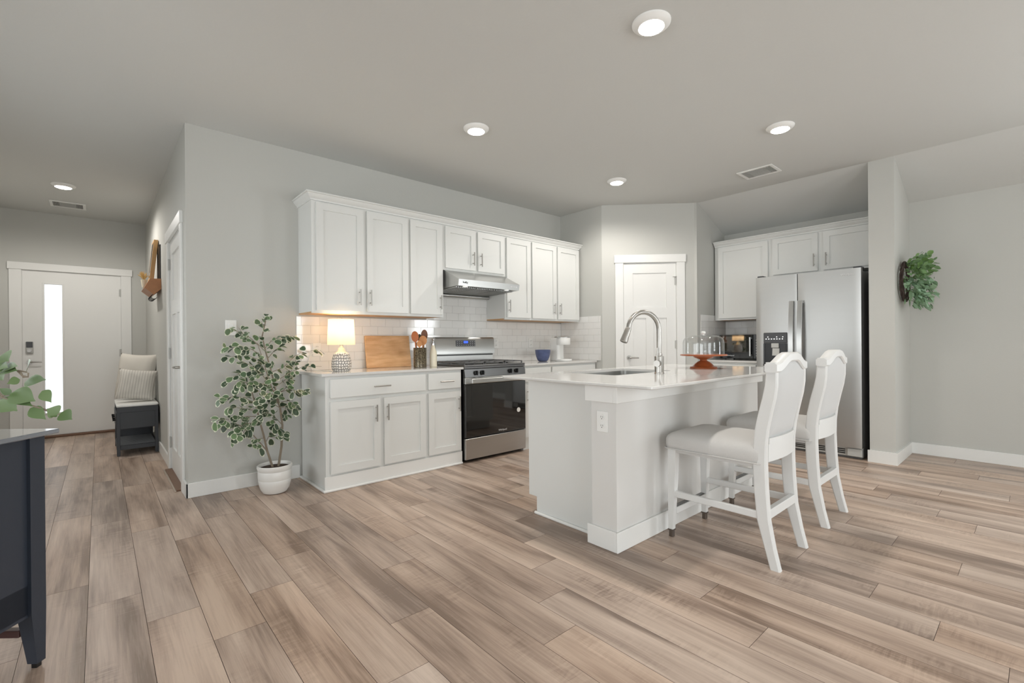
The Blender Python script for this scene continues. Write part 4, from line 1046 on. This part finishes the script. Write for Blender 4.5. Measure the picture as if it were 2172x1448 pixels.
brs = [
 [(385,300,3.84),(330,250,3.82),(270,220,3.80),(210,190,3.78)],
 [(420,380,3.83),(340,330,3.80),(260,310,3.77),(175,325,3.76)],
 [(440,350,3.87),(380,290,3.90),(310,260,3.92),(250,180,3.95)],
 [(415,240,3.87),(430,180,3.84),(410,140,3.84),(440,110,3.83)],
 [(430,330,3.87),(480,270,3.86),(540,240,3.87),(640,240,3.89)],
 [(450,400,3.87),(500,340,3.90),(540,310,3.92),(520,285,3.93)],
 [(480,490,3.86),(560,460,3.88),(640,380,3.90),(700,350,3.92),(810,335,3.94)],
 [(500,560,3.87),(600,500,3.86),(700,450,3.86),(830,450,3.86)],
 [(500,600,3.87),(580,540,3.90),(620,480,3.93),(650,400,3.95)],
 [(450,500,3.82),(380,400,3.78),(300,370,3.76),(190,385,3.76)],
 [(440,540,3.82),(400,490,3.76),(330,440,3.74),(280,420,3.72)],
 [(300,530,3.88),(260,500,3.86),(220,520,3.84),(190,545,3.83)],
 [(340,620,3.85),(300,560,3.80),(270,560,3.78),(255,590,3.77)],
 [(520,640,3.88),(600,610,3.82),(660,620,3.72),(720,620,3.60)],
 [(545,700,3.88),(600,690,3.82),(640,720,3.76),(650,740,3.72)],
 [(520,650,3.87),(470,640,3.80),(430,650,3.76),(400,700,3.74)],
 [(370,720,3.84),(300,670,3.80),(220,660,3.78),(130,680,3.78)],
 [(380,760,3.84),(310,750,3.78),(250,740,3.76),(210,730,3.75)],
 [(390,800,3.84),(300,800,3.78),(200,820,3.76),(90,820,3.75)],
 [(400,840,3.84),(300,850,3.77),(220,900,3.74),(240,950,3.73)],
 [(400,840,3.84),(360,860,3.78),(290,900,3.76),(280,930,3.75)],
 [(300,880,3.80),(230,850,3.82),(160,850,3.84),(120,840,3.85)],
 [(556,860,3.88),(500,800,3.83),(450,770,3.80),(390,820,3.78)],
 [(555,880,3.88),(510,870,3.84),(500,830,3.82),(540,920,3.80)],
 [(430,950,3.85),(380,960,3.82),(340,1000,3.80),(390,1010,3.79)],
 [(440,980,3.86),(460,940,3.84),(500,950,3.83),(545,930,3.83)],
 [(500,620,3.87),(440,580,3.83),(380,560,3.80),(340,560,3.79)],
 [(510,640,3.87),(560,620,3.90),(600,580,3.93),(620,540,3.96)],
 [(540,740,3.88),(470,700,3.92),(430,740,3.95),(350,730,3.97)],
 [(540,740,3.88),(580,730,3.92),(570,780,3.94),(580,800,3.95)],
 [(470,460,3.86),(420,430,3.90),(380,450,3.94),(350,480,3.96)],
]
tk = MB()
for pts, r_ in stems:
    q = [cp_(*p) for p in pts]; q[0].z = max(q[0].z, 0.185) if pts[0][1] > 1100 else q[0].z
    tk.tube(q, [r_*(1-0.6*k/(len(q)-1)) for k in range(len(q))], 8)
for pts in brs: tk.tube([cp_(*p) for p in pts], [0.0028-0.0016*k/(len(pts)-1) for k in range(len(pts))], 5)
tk.build('stems', M_bark, fic)
lf = MB()
for pts in brs + [stems[0][0][3:], stems[2][0][3:], stems[3][0]]:
    q = [cp_(*p) for p in pts]
    total = sum((q[i+1]-q[i]).length for i in range(len(q)-1)); nl = max(5, int(total/0.019)); main = len(pts) > 4 or pts is stems[3][0]
    if main: nl = int(nl*0.6)
    for k in range(nl+1):
        s_ = total*(0.25+0.75*k/nl) if not main else total*k/nl; i = 0
        while i < len(q)-2 and s_ > (q[i+1]-q[i]).length: s_ -= (q[i+1]-q[i]).length; i += 1
        sg = q[i+1]-q[i]; p = q[i]+sg.normalized()*min(s_, sg.length)
        a = rnd.uniform(-1, 1); dv = sg.normalized()*rnd.uniform(0.3, 1.0) + Vector((rnd.uniform(-.8, .8), rnd.uniform(-.8, .6), rnd.uniform(-.7, .35)))
        dv.normalize(); st_ = p+dv*rnd.uniform(0.006, 0.018)
        if st_.y > 4.08 or (st_.x > 1.205 and st_.z < 0.945): continue
        L = rnd.uniform(0.042, 0.064); up = Vector((rnd.uniform(-.5, .5), rnd.uniform(-1.0, -.1), rnd.uniform(.3, 1)))
        tone = rnd.random()**2 if rnd.random() > 0.12 else 1.0
        leaf(lf, st_, dv, up, L, L*rnd.uniform(0.75, 0.98), rnd.uniform(0.0, 0.5), tone, peak=0.66, fold=0.12)
lf.build('leaves', M_ficus, fic, ang=60, recalc=False)

# wreath on the side of the wing wall (faces -Y)
wr = thing('wreath', 'green eucalyptus wreath on a dark twig ring hung on the wing wall', 'wreath', (5.62, YS1-0.03, 1.45))
wc = Vector((5.60, YS1-0.028, 1.655)); WR = 0.165
vb = MB()
for k in range(9):
    ph = rnd.uniform(0, 6.28); rr = WR+rnd.uniform(-0.012, 0.018); pts = []
    for j in range(40):
        a = 2*math.pi*j/40; pts.append(wc+Vector((math.cos(a)*(rr+0.010*math.sin(5*a+ph)), 0.010*math.sin(4*a+ph*2), math.sin(a)*(rr+0.010*math.cos(6*a+ph)))))
    vb.tube(pts, 0.006, 6, closed=True)
vb.build('twig_ring', M_vine, wr)
wl = MB(); wt = MB()
for k in range(430):
    a = rnd.uniform(0, 6.283); rr = WR+rnd.uniform(-0.07, 0.06); dep = -abs(rnd.gauss(0.085, 0.04))-0.015
    p = wc+Vector((math.cos(a)*rr, max(dep, -0.19), math.sin(a)*rr))
    dv = Vector((math.cos(a)*0.6+rnd.uniform(-.7, .7), rnd.uniform(-1.2, 0.1), math.sin(a)*0.6+rnd.uniform(-.6, .6)))
    L = rnd.uniform(0.038, 0.066); low = math.sin(a) < 0.1
    leaf(wl, p, dv, Vector((rnd.uniform(-1, 1), -0.5, rnd.uniform(-.2, 1))), L, L*rnd.uniform(0.5, 0.8), rnd.uniform(0, .5), (rnd.uniform(0.6, 1.0) if low else rnd.uniform(0, 0.45)), peak=0.5, n=4)
wl.build('leaves', M_euca, wr, ang=60, recalc=False)
for k in range(22):
    a = rnd.uniform(0, 6.283); p = wc+Vector((math.cos(a)*WR, -0.015, math.sin(a)*WR))
    e = p+Vector((math.cos(a)*rnd.uniform(.03, .09), -rnd.uniform(0.08, 0.17), math.sin(a)*rnd.uniform(.03, .09))); wt.tube([p, (p+e)/2+Vector((0, -0.02, 0.0)), e], [0.002, 0.0018, 0.001], 5)
for ex, ez in ((5.56, 1.93), (5.62, 1.93), (5.50, 1.88)): wt.tube([wc+Vector((0, -0.02, WR)), (ex+0.02, YS1-0.10, ez-0.06), (ex, YS1-0.16, ez-0.02)], 0.0016, 5)
wt.build('sprigs', M_green, wr)

# ------------------------------------------------------------------ bar stools
def bar_stool():
    cx, t = 0.0, None
    t = thing('bar_stool', '', 'stool', (0, 0, 0), 'white bar stools at the island')
    # posts: Y of front edge / rear edge against z (side profile, chair faces +Y)
    prof = [(0.0, 0.842, 0.889), (0.10, 0.866, 0.915), (0.23, 0.890, 0.949), (0.38, 0.900, 0.962), (0.50, 0.904, 0.967), (0.60, 0.902, 0.964), (0.68, 0.893, 0.955), (0.76, 0.877, 0.939),
            (0.84, 0.859, 0.919), (0.90, 0.851, 0.907), (0.96, 0.850, 0.902), (1.015, 0.853, 0.902)]
    def post(sx):
        mb = MB(); rows = []
        for z, yb, yf in prof:
            ow = 0.212; tw = 0.040 if 0.3 < z <= 0.55 else (0.030 if z > 0.65 else (0.034 if z > 0.55 else 0.034+0.006*z/0.3))
            xo = sx*ow; xi = sx*(ow-tw); ch = 0.006
            a, b = min(xo, xi), max(xo, xi)
            rows.append([mb.vert((q[0], q[1]-YO, z)) for q in ((a+ch, yb), (b-ch, yb), (b, yb+ch), (b, yf-ch), (b-ch, yf), (a+ch, yf), (a, yf-ch), (a, yb+ch))])
        for k in range(len(rows)-1):
            for j in range(8): mb.face([rows[k][j], rows[k][(j+1) % 8], rows[k+1][(j+1) % 8], rows[k+1][j]])
        mb.face(rows[0][::-1]); mb.face(rows[-1]); return mb
    YO = 1.15
    for sx in (-1, 1): post(sx).build('back_post', M_chair, t, ang=40)
    # front legs tapered, with metal caps
    for sx in (-1, 1):
        mb = MB(); ox = sx*0.213
        def lvl(z, w_): 
            a, b = sorted((ox, ox-sx*w_)); y1 = 1.432-YO; y0 = y1-w_
            return [mb.vert(q) for q in ((a, y0, z), (b, y0, z), (b, y1, z), (a, y1, z))]
        r_ = [lvl(0.045, 0.028), lvl(0.30, 0.040), lvl(0.505, 0.047)]
        for k in range(2):
            for j in range(4): mb.face([r_[k][j], r_[k][(j+1) % 4], r_[k+1][(j+1) % 4], r_[k+1][j]])
        mb.face(r_[0][::-1]); mb.face(r_[2])
        lg = mb.build('leg', M_chair, t)
        a, b = sorted((ox, ox-sx*0.029))
        mb = MB(); mb.box(a-0.002, b+0.002, 1.402-YO, 1.434-YO, 0.038, 0.0448); mb.box(a+0.002, b-0.002, 1.406-YO, 1.430-YO, 0.0, 0.038, bev=0.002)
        mb.build('leg_cap', M_bronze, lg)
    # stretchers
    for sx in (-1, 1):
        x0_, x1_ = sorted((sx*0.206, sx*0.184)); MB().box(x0_, x1_, 0.945-YO, 1.397-YO, 0.232, 0.268, bev=0.003).build('stretcher', M_chair, t)
    MB().box(-0.174, 0.174, 0.895-YO, 0.925-YO, 0.235, 0.282, bev=0.003).build('stretcher', M_chair, t)
    mb = MB(); mb.box(-0.178, 0.178, 1.394-YO, 1.428-YO, 0.130, 0.166, bev=0.003); fs = mb.build('stretcher', M_chair, t)
    mb = MB(); mb.box(-0.170, 0.170, 1.402-YO, 1.430-YO, 0.1662, 0.1695, bev=0.001); mb.box(-0.170, 0.170, 1.4283-YO, 1.4305-YO, 0.140, 0.1662); mb.build('kick_plate', M_dsteel, fs)['label'] = 'dark metal kick plate'
    # seat frame and cushion
    MB().loft(0, 1.19-YO, 0.206, 0.235, [(0.0, 0.488), (0, 0.510)], rad=0.012).build('seat_frame', M_linen, t)
    mb = MB(); hw, hd0 = 0.222, 0.262
    mb.loft(0, 1.190-YO, hw, hd0, [(0.012, 0.505), (0.003, 0.512), (0.0, 0.53), (0.0, 0.560), (0.006, 0.578), (0.020, 0.592), (0.045, 0.604), (0.085, 0.614), (0.13, 0.620), (0.19, 0.622)], rad=0.035, n=6)
    mb.build('seat', M_linen, t, ang=60)
    MB().tube([(x*0.222, 1.19-YO+y*0.262, 0.510) for x, y in ((-0.95, -1), (0.95, -1), (1, -0.95), (1, 0.93), (0.93, 1), (-0.93, 1), (-1, 0.93), (-1, -0.95))], 0.004, 6, closed=True).build('piping', M_linen, t)
    def yb(z):
        for (a, b, c), (a2, b2, c2) in zip(prof, prof[1:]):
            if a <= z <= a2: f = (z-a)/(a2-a); return b+(b2-b)*f, c+(c2-c)*f
        return prof[-1][1], prof[-1][2]
    # crest rail (camel back)
    def sm(t): t = max(0.0, min(1.0, t)); return t*t*(3-2*t)
    def top(x): u = abs(x)/0.220; return 1.012+0.050*sm((0.93-u)/0.72)
    def bot(x): u = abs(x)/0.195; return 0.966+0.050*sm((0.95-u)/0.75)
    mb = MB(); rows = []; n = 24
    for k in range(n+1):
        x = -0.220+0.440*k/n; bow = -0.012*math.cos(math.pi*x/0.44); zt_ = top(x); zb_ = min(bot(x), zt_-0.03); y0, y1 = 0.846+bow, 0.903+bow; c = 0.007
        rows.append([mb.vert((x, q[0]-YO, q[1])) for q in ((y0+c, zb_), (y1-c, zb_), (y1, zb_+c), (y1, zt_-c), (y1-c*1.5, zt_), (y0+c*1.5, zt_), (y0, zt_-c), (y0, zb_+c))])
    for k in range(n):
        for j in range(8): mb.face([rows[k][j], rows[k][(j+1) % 8], rows[k+1][(j+1) % 8], rows[k+1][j]])
    mb.face(rows[0][::-1]); mb.face(rows[-1]); mb.build('crest_rail', M_chair, t, ang=40)
    # lower rail and apron panel of the back
    def bowed(z0_, z1_, dy, th_, x_=0.175, ledge=0):
        mb = MB(); rows = []; n = 12
        for k in range(n+1):
            x = -x_+2*x_*k/n; bw_ = -0.014*math.cos(math.pi*x/(2*x_)); rows.append([mb.vert((x, q[0]-YO+bw_, q[1])) for q in ((dy, z0_), (dy+th_, z0_), (dy+th_, z1_), (dy, z1_))])
        for k in range(n):
            for j in range(4): mb.face([rows[k][j], rows[k][(j+1) % 4], rows[k+1][(j+1) % 4], rows[k+1][j]])
        mb.face(rows[0][::-1]); mb.face(rows[-1]); return mb
    bowed(0.518, 0.608, 0.903, 0.030).build('back_apron', M_chair, t)
    bowed(0.6085, 0.636, 0.898, 0.036).build('back_rail', M_chair, t)
    # upholstered back panel with a painted bead around it
    def P(sgn):
        def f(u, v):
            z = 0.652+(0.0)+v*0.0; x = (-0.182+0.364*u); zt_ = bot(x)+0.004; z = 0.634+(zt_-0.634)*v
            a, b = yb(z); mid = (a+b)/2-0.010; bow = -0.010*math.cos(math.pi*x/0.42)
            e = min(u, 1-u, v, 1-v); bul = 0.016*min(1, e/0.12)**0.5
            return (x*(1+0.05*v), mid+bow-YO+sgn*(0.004+bul), z)
        return f
    mb = MB(); mb.grid(P(-1), 18, 18); mb.grid(P(1), 18, 18); mb.build('backrest', M_linenw, t, ang=70)
    return t
st1 = bar_stool()
st1['label'] = 'white upholstered bar stool nearest the camera at the island'
# copies
st2 = copy_tree(st1, (3.455, 1.150, 0), 'white upholstered bar stool farther along, in front of the refrigerator')
st1.location = (2.668, 1.150, 0)

# ------------------------------------------------------------------ recessed lights, vents
def downlight(x, y, label, power=58, spot=132, blend=1.0):
    t = thing('recessed_light', label, 'ceiling light', (x, y, H-0.035), 'recessed ceiling lights')
    MB().lathe([(0.097, -0.0005), (0.096, -0.008), (0.088, -0.016), (0.070, -0.026), (0.064, -0.027), (0.062, -0.018), (0.062, -0.0005)], (x, y, H), 40).build('trim_ring', M_white, t)
    MB().lathe([(0.0615, -0.020), (0.0615, -0.027), (0.055, -0.031), (0.03, -0.034), (0.005, -0.035)], (x, y, H), 32).build('lens', M_lens, t)
    d = bpy.data.lights.new('downlight', 'SPOT'); d.energy = power; d.spot_size = R(spot); d.spot_blend = blend; d.shadow_soft_size = 0.06; d.color = (1.0, 0.95, 0.89)
    o = bpy.data.objects.new('downlight_beam', d); COL.objects.link(o); o.location = (x, y, H-0.045)
downlight(2.133, 1.318, 'largest lit recessed light, at the top of the picture above the island')
downlight(2.165, 2.845, 'lit recessed light above the gap between the stove and island, left of centre', 42)
downlight(3.915, 1.318, 'lit recessed light nearest the wing wall, above the stools and ceiling vent')
downlight(3.950, 2.850, 'smallest lit recessed light in the kitchen, nearest the pantry door', 60, 168, 0.5)
downlight(-0.260, 6.552, 'lit recessed light in the entry hall above the front door side', 66, 173, 0.45)
def vent(x0, x1, y0, y1, long_y, label):
    t = thing('ceiling_vent', label, 'vent', ((x0+x1)/2, (y0+y1)/2, H-0.012))
    mb = MB(); b = 0.028; z0_, z1_ = H-0.010, H-0.0005
    for q in ((x0, x1, y0, y0+b), (x0, x1, y1-b, y1), (x0, x0+b, y0+b, y1-b), (x1-b, x1, y0+b, y1-b)): mb.box(q[0], q[1], q[2], q[3], z0_, z1_, bev=0.002)
    mb.build('vent_frame', M_white, t)
    MB().box(x0+b, x1-b, y0+b, y1-b, H-0.002, H-0.0008).build('vent_backing', M_dark, t)
    mb = MB(); a0, a1 = (y0+b, y1-b) if long_y else (x0+b, x1-b); c0, c1 = (x0+b, x1-b) if long_y else (y0+b, y1-b); s_ = (a1-a0)*0.2
    def q(a, b_, c, d_): mb.box(*((c, d_, a, b_) if long_y else (a, b_, c, d_)), z0_+0.001, z1_-0.001)
    for k in range(4): q(a0+0.006+k*s_/4, a0+0.006+k*s_/4+0.005, c0, c1); q(a1-0.011-k*s_/4, a1-0.006-k*s_/4, c0, c1)
    q(a0+s_+0.004, a0+s_+0.009, c0, c1); q(a1-s_-0.009, a1-s_-0.004, c0, c1)
    n = 8
    for k in range(n): c = c0+(c1-c0)*(k+0.5)/n; q(a0+s_+0.009, a1-s_-0.009, c-0.004, c+0.003)
    mb.build('louvers', M_lgrey, t)
vent(4.665, 4.925, 1.645, 1.965, True, 'white ceiling air vent over the kitchen near the refrigerator')
vent(-0.410, -0.102, 7.295, 7.575, False, 'white ceiling air vent in the entry hall near the front door')

# ------------------------------------------------------------------ entry bench with pillows
bn = thing('entry_bench', 'charcoal storage bench with slatted lower shelf by the front door', 'bench', (0.305, 6.53, 0))
e0_, e1_, f0, f1 = 0.128, 0.466, 6.20, 6.90; s_ = 0.028
for x in (e0_, e1_-s_):
    for y in (f0, f1-s_): MB().box(x, x+s_, y, y+s_, 0, 0.492, bev=0.002).build('leg', M_char, bn)
mb = MB(); mb.box(e0_, e1_, f0-0.001, f0+0.020, 0.440, 0.495, bev=0.002); mb.box(e0_+s_, e1_-s_, f0+0.006, f0+0.016, 0.276, 0.441); mb.build('end_panel', M_char, bn)
MB().box(e0_+s_, e1_-s_, f0, f0+0.02, 0.060, 0.105, bev=0.002).build('lower_rail', M_char, bn)
mb = MB(); mb.box(e1_-0.016, e1_-0.006, f0+s_, f1-s_, 0.276, 0.49); mb.box(e0_+0.006, e1_-0.006, f0+s_, f1-s_, 0.268, 0.276); mb.box(e0_+s_, e1_-s_, f1-0.016, f1-0.006, 0.06, 0.49)
mb.box(e0_, e0_+0.02, f0+s_, f1-s_, 0.06, 0.09); mb.box(e1_-0.02, e1_, f0+s_, f1-s_, 0.06, 0.09); mb.build('bench_body', M_char, bn)
mb = MB()
for k in range(16): y = f0+0.04+k*0.040; mb.box(e0_+0.02, e1_-0.02, y, y+0.024, 0.092, 0.102)
mb.build('shelf_slats', mat('grey_slats', (150, 153, 157), 0.5), bn)
for k in range(2):
    y = f0+s_+0.004+k*0.32; o = MB().box(e0_-0.006, e0_+0.006, y, y+0.315, 0.282, 0.436, bev=0.002).build('drawer', M_char, bn)
    for yy in (y+0.08, y+0.235): MB().lathe([(0.006, 0), (0.012, 0.012), (0.010, 0.02)], (0, 0, 0), 12) if False else MB().cyl((e0_-0.006, yy, 0.36), (e0_-0.030, yy, 0.36), 0.007, 0.012, n=12).build('knob', M_black, o)
MB().loft((e0_+e1_)/2, 6.55, 0.172, 0.35, [(0.004, 0.4955), (0, 0.500), (0, 0.512), (0.006, 0.520), (0.03, 0.523)], rad=0.02).build('seat_cushion', M_white, bn)
def pillow(name, label, c, w_, h_, t_, tilt, yawz, m, stripes=False, lean=0.0):
    xf = Matrix.Translation(c) @ Matrix.Rotation(yawz, 4, 'Z') @ Matrix.Rotation(tilt, 4, 'X') @ Matrix.Rotation(lean, 4, 'Y')
    mb = MB(xf); n = 22
    for sg in (-1, 1):
        def P(u, v):
            a, b = 2*u-1, 2*v-1
            e = max(0, (1-a**4))*max(0, (1-b**4)); th_ = t_*0.5*e**0.55
            pin = 1-0.07*(1-abs(a)**2)*abs(b)**3
            pin2 = 1-0.07*(1-abs(b)**2)*abs(a)**3
            wr_ = 0.003*math.sin(9*a+3*b)*math.cos(7*b-2*a)*e
            return (a*w_/2*pin2, sg*(th_)+wr_, b*h_/2*pin)
        mb.grid(P, n, n, att=(lambda u, v: 0.02+u) if stripes else None)
    o = mb.build(name, m, ang=80); return tag(o, label, 'pillow')
pillow('throw_pillow', 'large plain off-white pillow at the back of the entry bench', (0.312, 6.70, 0.785), 0.40, 0.50, 0.15, R(-8), R(-36), M_pilw, lean=R(3))
pillow('throw_pillow', 'smaller striped linen pillow slumped at the front of the bench', (0.300, 6.44, 0.705), 0.33, 0.33, 0.13, R(-16), R(-6), M_stripe, True, lean=R(7))

# ------------------------------------------------------------------ wall shelf, mirror, dried grass
sh = thing('wall_shelf', 'small angular brown wooden key shelf on the hall wall', 'shelf', (0.42, 6.2, 1.66))
MB().prism([(XC-0.001, 1.805), (0.392, 1.800), (0.345, 1.705), (0.420, 1.640), (XC-0.001, 1.700)], 1, 5.96, 6.42).build('shelf_box', mat('walnut_shelf', (176, 122, 82), 0.5, noise=((20, 8, 20), 0.15)), sh)
for k in range(6):
    y = 6.0+k*0.07; mb = MB(); pts = []
    for j in range(10):
        a = R(90+250*j/9); pts.append((0.425+0.024*math.cos(a), y, 1.622+0.024*math.sin(a)))
    mb.tube(pts, 0.0028, 6); mb.build('hook', M_black, sh)
mi_ = thing('wall_mirror', 'wood framed mirror leaning out above the key shelf on the hall wall', 'mirror', (0.44, 6.25, 1.81))
mb = MB()
# frame as a thick slanted oak rectangle standing on the shelf, tipped against the wall
def slant(y0, y1, z0_, z1_, w0, w1):
    def X(z): return 0.400+(z-1.81)/(2.245-1.81)*0.042
    v_ = [mb.vert(q) for q in ((X(z0_), y0, z0_), (X(z0_)+w1, y0, z0_), (X(z1_)+w1, y0, z1_), (X(z1_), y0, z1_), (X(z0_), y1, z0_), (X(z0_)+w1, y1, z0_), (X(z1_)+w1, y1, z1_), (X(z1_), y1, z1_))]
    for q in ((0,1,2,3), (4,5,6,7), (0,1,5,4), (1,2,6,5), (2,3,7,6), (3,0,4,7)): mb.face([v_[k] for k in q])
slant(6.17, 6.195, 1.81, 2.235, 0, 0.036); slant(6.395, 6.42, 1.81, 2.235, 0, 0.036); slant(6.195, 6.395, 1.81, 1.835, 0, 0.036); slant(6.195, 6.395, 2.21, 2.235, 0, 0.036)
mb.build('mirror_frame', M_wood_l, mi_)
mb = MB(); slant(6.195, 6.395, 1.835, 2.21, 0, 0.012); mb.build('mirror_glass', M_mirror, mi_)
tag(MB().box(XC-0.010, XC-0.001, 5.985, 6.16, 1.806, 2.16, bev=0.001).build('framed_picture', M_black), 'dark framed panel flat on the wall beside the wood mirror', 'picture')
gp = thing('dried_grass_pot', 'small cream pot of dried yellow grass on the key shelf end', 'potted plant', (0.385, 6.41, 1.73))
MB().lathe([(0.018, 0), (0.030, 0.085), (0.026, 0.085), (0.016, 0.01)], (0.372, 6.46, 1.752), 20).build('pot', M_cream, gp)
mb = MB()
for k in range(26):
    a = rnd.uniform(0, 6.28); b = rnd.uniform(0.2, 1.0); p = Vector((0.372, 6.46, 1.83)); e = p+Vector((math.cos(a)*0.06*b-0.01, math.sin(a)*0.06*b, 0.10-0.05*b*b)); mb.tube([p, (p+e)/2+Vector((0, 0, 0.012)), e], [0.0015, 0.004, 0.0015], 5)
mb.build('dried_stalks', M_pamp, gp)

# ------------------------------------------------------------------ navy dresser at the left edge
ac = Vector((math.sin(R(40.2)), math.cos(R(40.2)), 0)); bc = Vector((-ac.y, ac.x, 0))     # away from camera / to the left
org = Vector((-0.108, 2.350, 0))
DXF = Matrix(((-ac.x, bc.x, 0, org.x), (-ac.y, bc.y, 0, org.y), (0, 0, 1, 0), (0, 0, 0, 1)))     # u: towards camera, v: to the left
dz = 0.827
ds = thing('dresser', 'dark navy dresser with tapered legs cut off by the left edge', 'dresser', (org.x-0.2, org.y-0.2, 0))
LN, WD = 0.42, 0.95
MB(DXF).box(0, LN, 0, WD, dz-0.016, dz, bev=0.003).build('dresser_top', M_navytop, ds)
o_ = 0.028
mb = MB(DXF); mb.box(o_+0.05, LN-o_-0.05, o_+0.012, WD-o_-0.012, 0.20, dz-0.0165); mb.box(o_+0.05, LN-o_-0.05, o_+0.012, o_+0.03, 0.19, 0.30)
mb.build('dresser_body', M_navy, ds)
for u in (o_, LN-o_-0.052):
    for v in (o_, WD-o_-0.052):
        mb = MB(DXF)
        def lv_(z, i0, i1): return [mb.vert(q) for q in ((u+i0, v+i1, z), (u+0.052-i0*0, v+i1, z), (u+0.052, v+0.052, z), (u+i0, v+0.052, z))]
        r_ = [[mb.vert(q) for q in ((u+0.004, v+0.0, 0.018), (u+0.034, v+0.0, 0.018), (u+0.034, v+0.034, 0.018), (u+0.004, v+0.034, 0.018))],
              [mb.vert(q) for q in ((u, v, 0.20), (u+0.052, v, 0.20), (u+0.052, v+0.052, 0.20), (u, v+0.052, 0.20))],
              [mb.vert(q) for q in ((u, v, dz-0.0165), (u+0.052, v, dz-0.0165), (u+0.052, v+0.052, dz-0.0165), (u, v+0.052, dz-0.0165))]]
        for k in range(2):
            for j in range(4): mb.face([r_[k][j], r_[k][(j+1) % 4], r_[k+1][(j+1) % 4], r_[k+1][j]])
        mb.face(r_[0][::-1]); mb.face(r_[2]); lg = mb.build('leg', M_navy, ds)
        MB(DXF).box(u+0.010, u+0.028, v+0.008, v+0.026, 0.0, 0.0178).build('leg_pad', M_black, lg)
MB(DXF).box(o_+0.02, o_+0.045, o_+0.052, WD-o_-0.052, 0.115, 0.140, bev=0.002).build('stretcher', M_rail, ds)
# trailing plant on the dresser: vase just outside the frame, leafy stems reach in
vp = thing('leafy_plant', 'broad green leaves trailing in from the left above the navy dresser', 'plant', (-0.40, 2.26, dz))
vpc = DXF @ Vector((0.16, 0.22, 0))
MB().lathe([(0.045, 0), (0.06, 0.01), (0.075, 0.08), (0.06, 0.14), (0.045, 0.15), (0.04, 0.14), (0.05, 0.08), (0.03, 0.012)], (vpc.x, vpc.y, dz), 28).build('vase', M_ceramic, vp)
mb = MB(); ms = MB(); DP = 1.42
def dpx(x, y, d_=DP): return rays(x, y, depth=d_)
vs = vpc+Vector((0, 0, dz+0.14))
E1 = 3.533
def ep(x, y, d_=DP): return dpx(x/E1, 540+y/E1, d_)
sps = [[vs, ep(-60, 1010), ep(20, 1070), ep(110, 1095), ep(240, 1130), ep(340, 1160), ep(430, 1195)], [ep(240, 1130), ep(330, 1160), ep(400, 1190), ep(450, 1195)],
       [vs, ep(-40, 900), ep(60, 860), ep(150, 870), ep(200, 880)], [vs, ep(-60, 980), ep(20, 1060), ep(60, 1040)], [ep(150, 870), ep(175, 920), ep(205, 915)], [ep(130, 870), ep(165, 905), ep(210, 915), ep(212, 885)]]
for q in sps: ms.tube(q, 0.0022, 6)
def lf2(bx1, by1, tx, ty, wpx, tone, dd=0.0, droop=0.05):
    wpx *= 1.35
    a = ep(bx1, by1, DP+dd); b = ep(tx, ty, DP+dd-0.02); L = (b-a).length; W = wpx/E1/FPX*DP
    leaf(mb, a, (b-a), Vector((-_F.x, -_F.y, 0.75)), L, W*1.15, droop, tone, peak=0.34, fold=0.12, n=9, tip=1.3)
for q in ((205,860,230,785,75,.3), (150,935,50,965,62,.9), (185,955,345,925,68,.2), (80,1040,265,1085,100,.5), (75,1045,245,1125,60,.2), (-10,1095,130,1160,95,.6), (225,1150,345,1225,62,.5), (315,1020,385,1100,55,.7),
          (440,1190,350,1150,70,.6), (430,1195,355,1200,50,.5), (455,1185,540,1228,66,.3), (85,1045,-10,995,34,.2), (0,760,65,790,90,.4), (20,850,135,825,56,.5), (15,860,130,860,60,.4), (-20,900,25,935,50,.5), (10,800,-20,900,70,.6), (-30,830,60,840,60,.7)):
    lf2(*q)
ms.build('stems', M_bark, vp); mb.build('leaves', M_vineleaf, vp, ang=60, recalc=False)
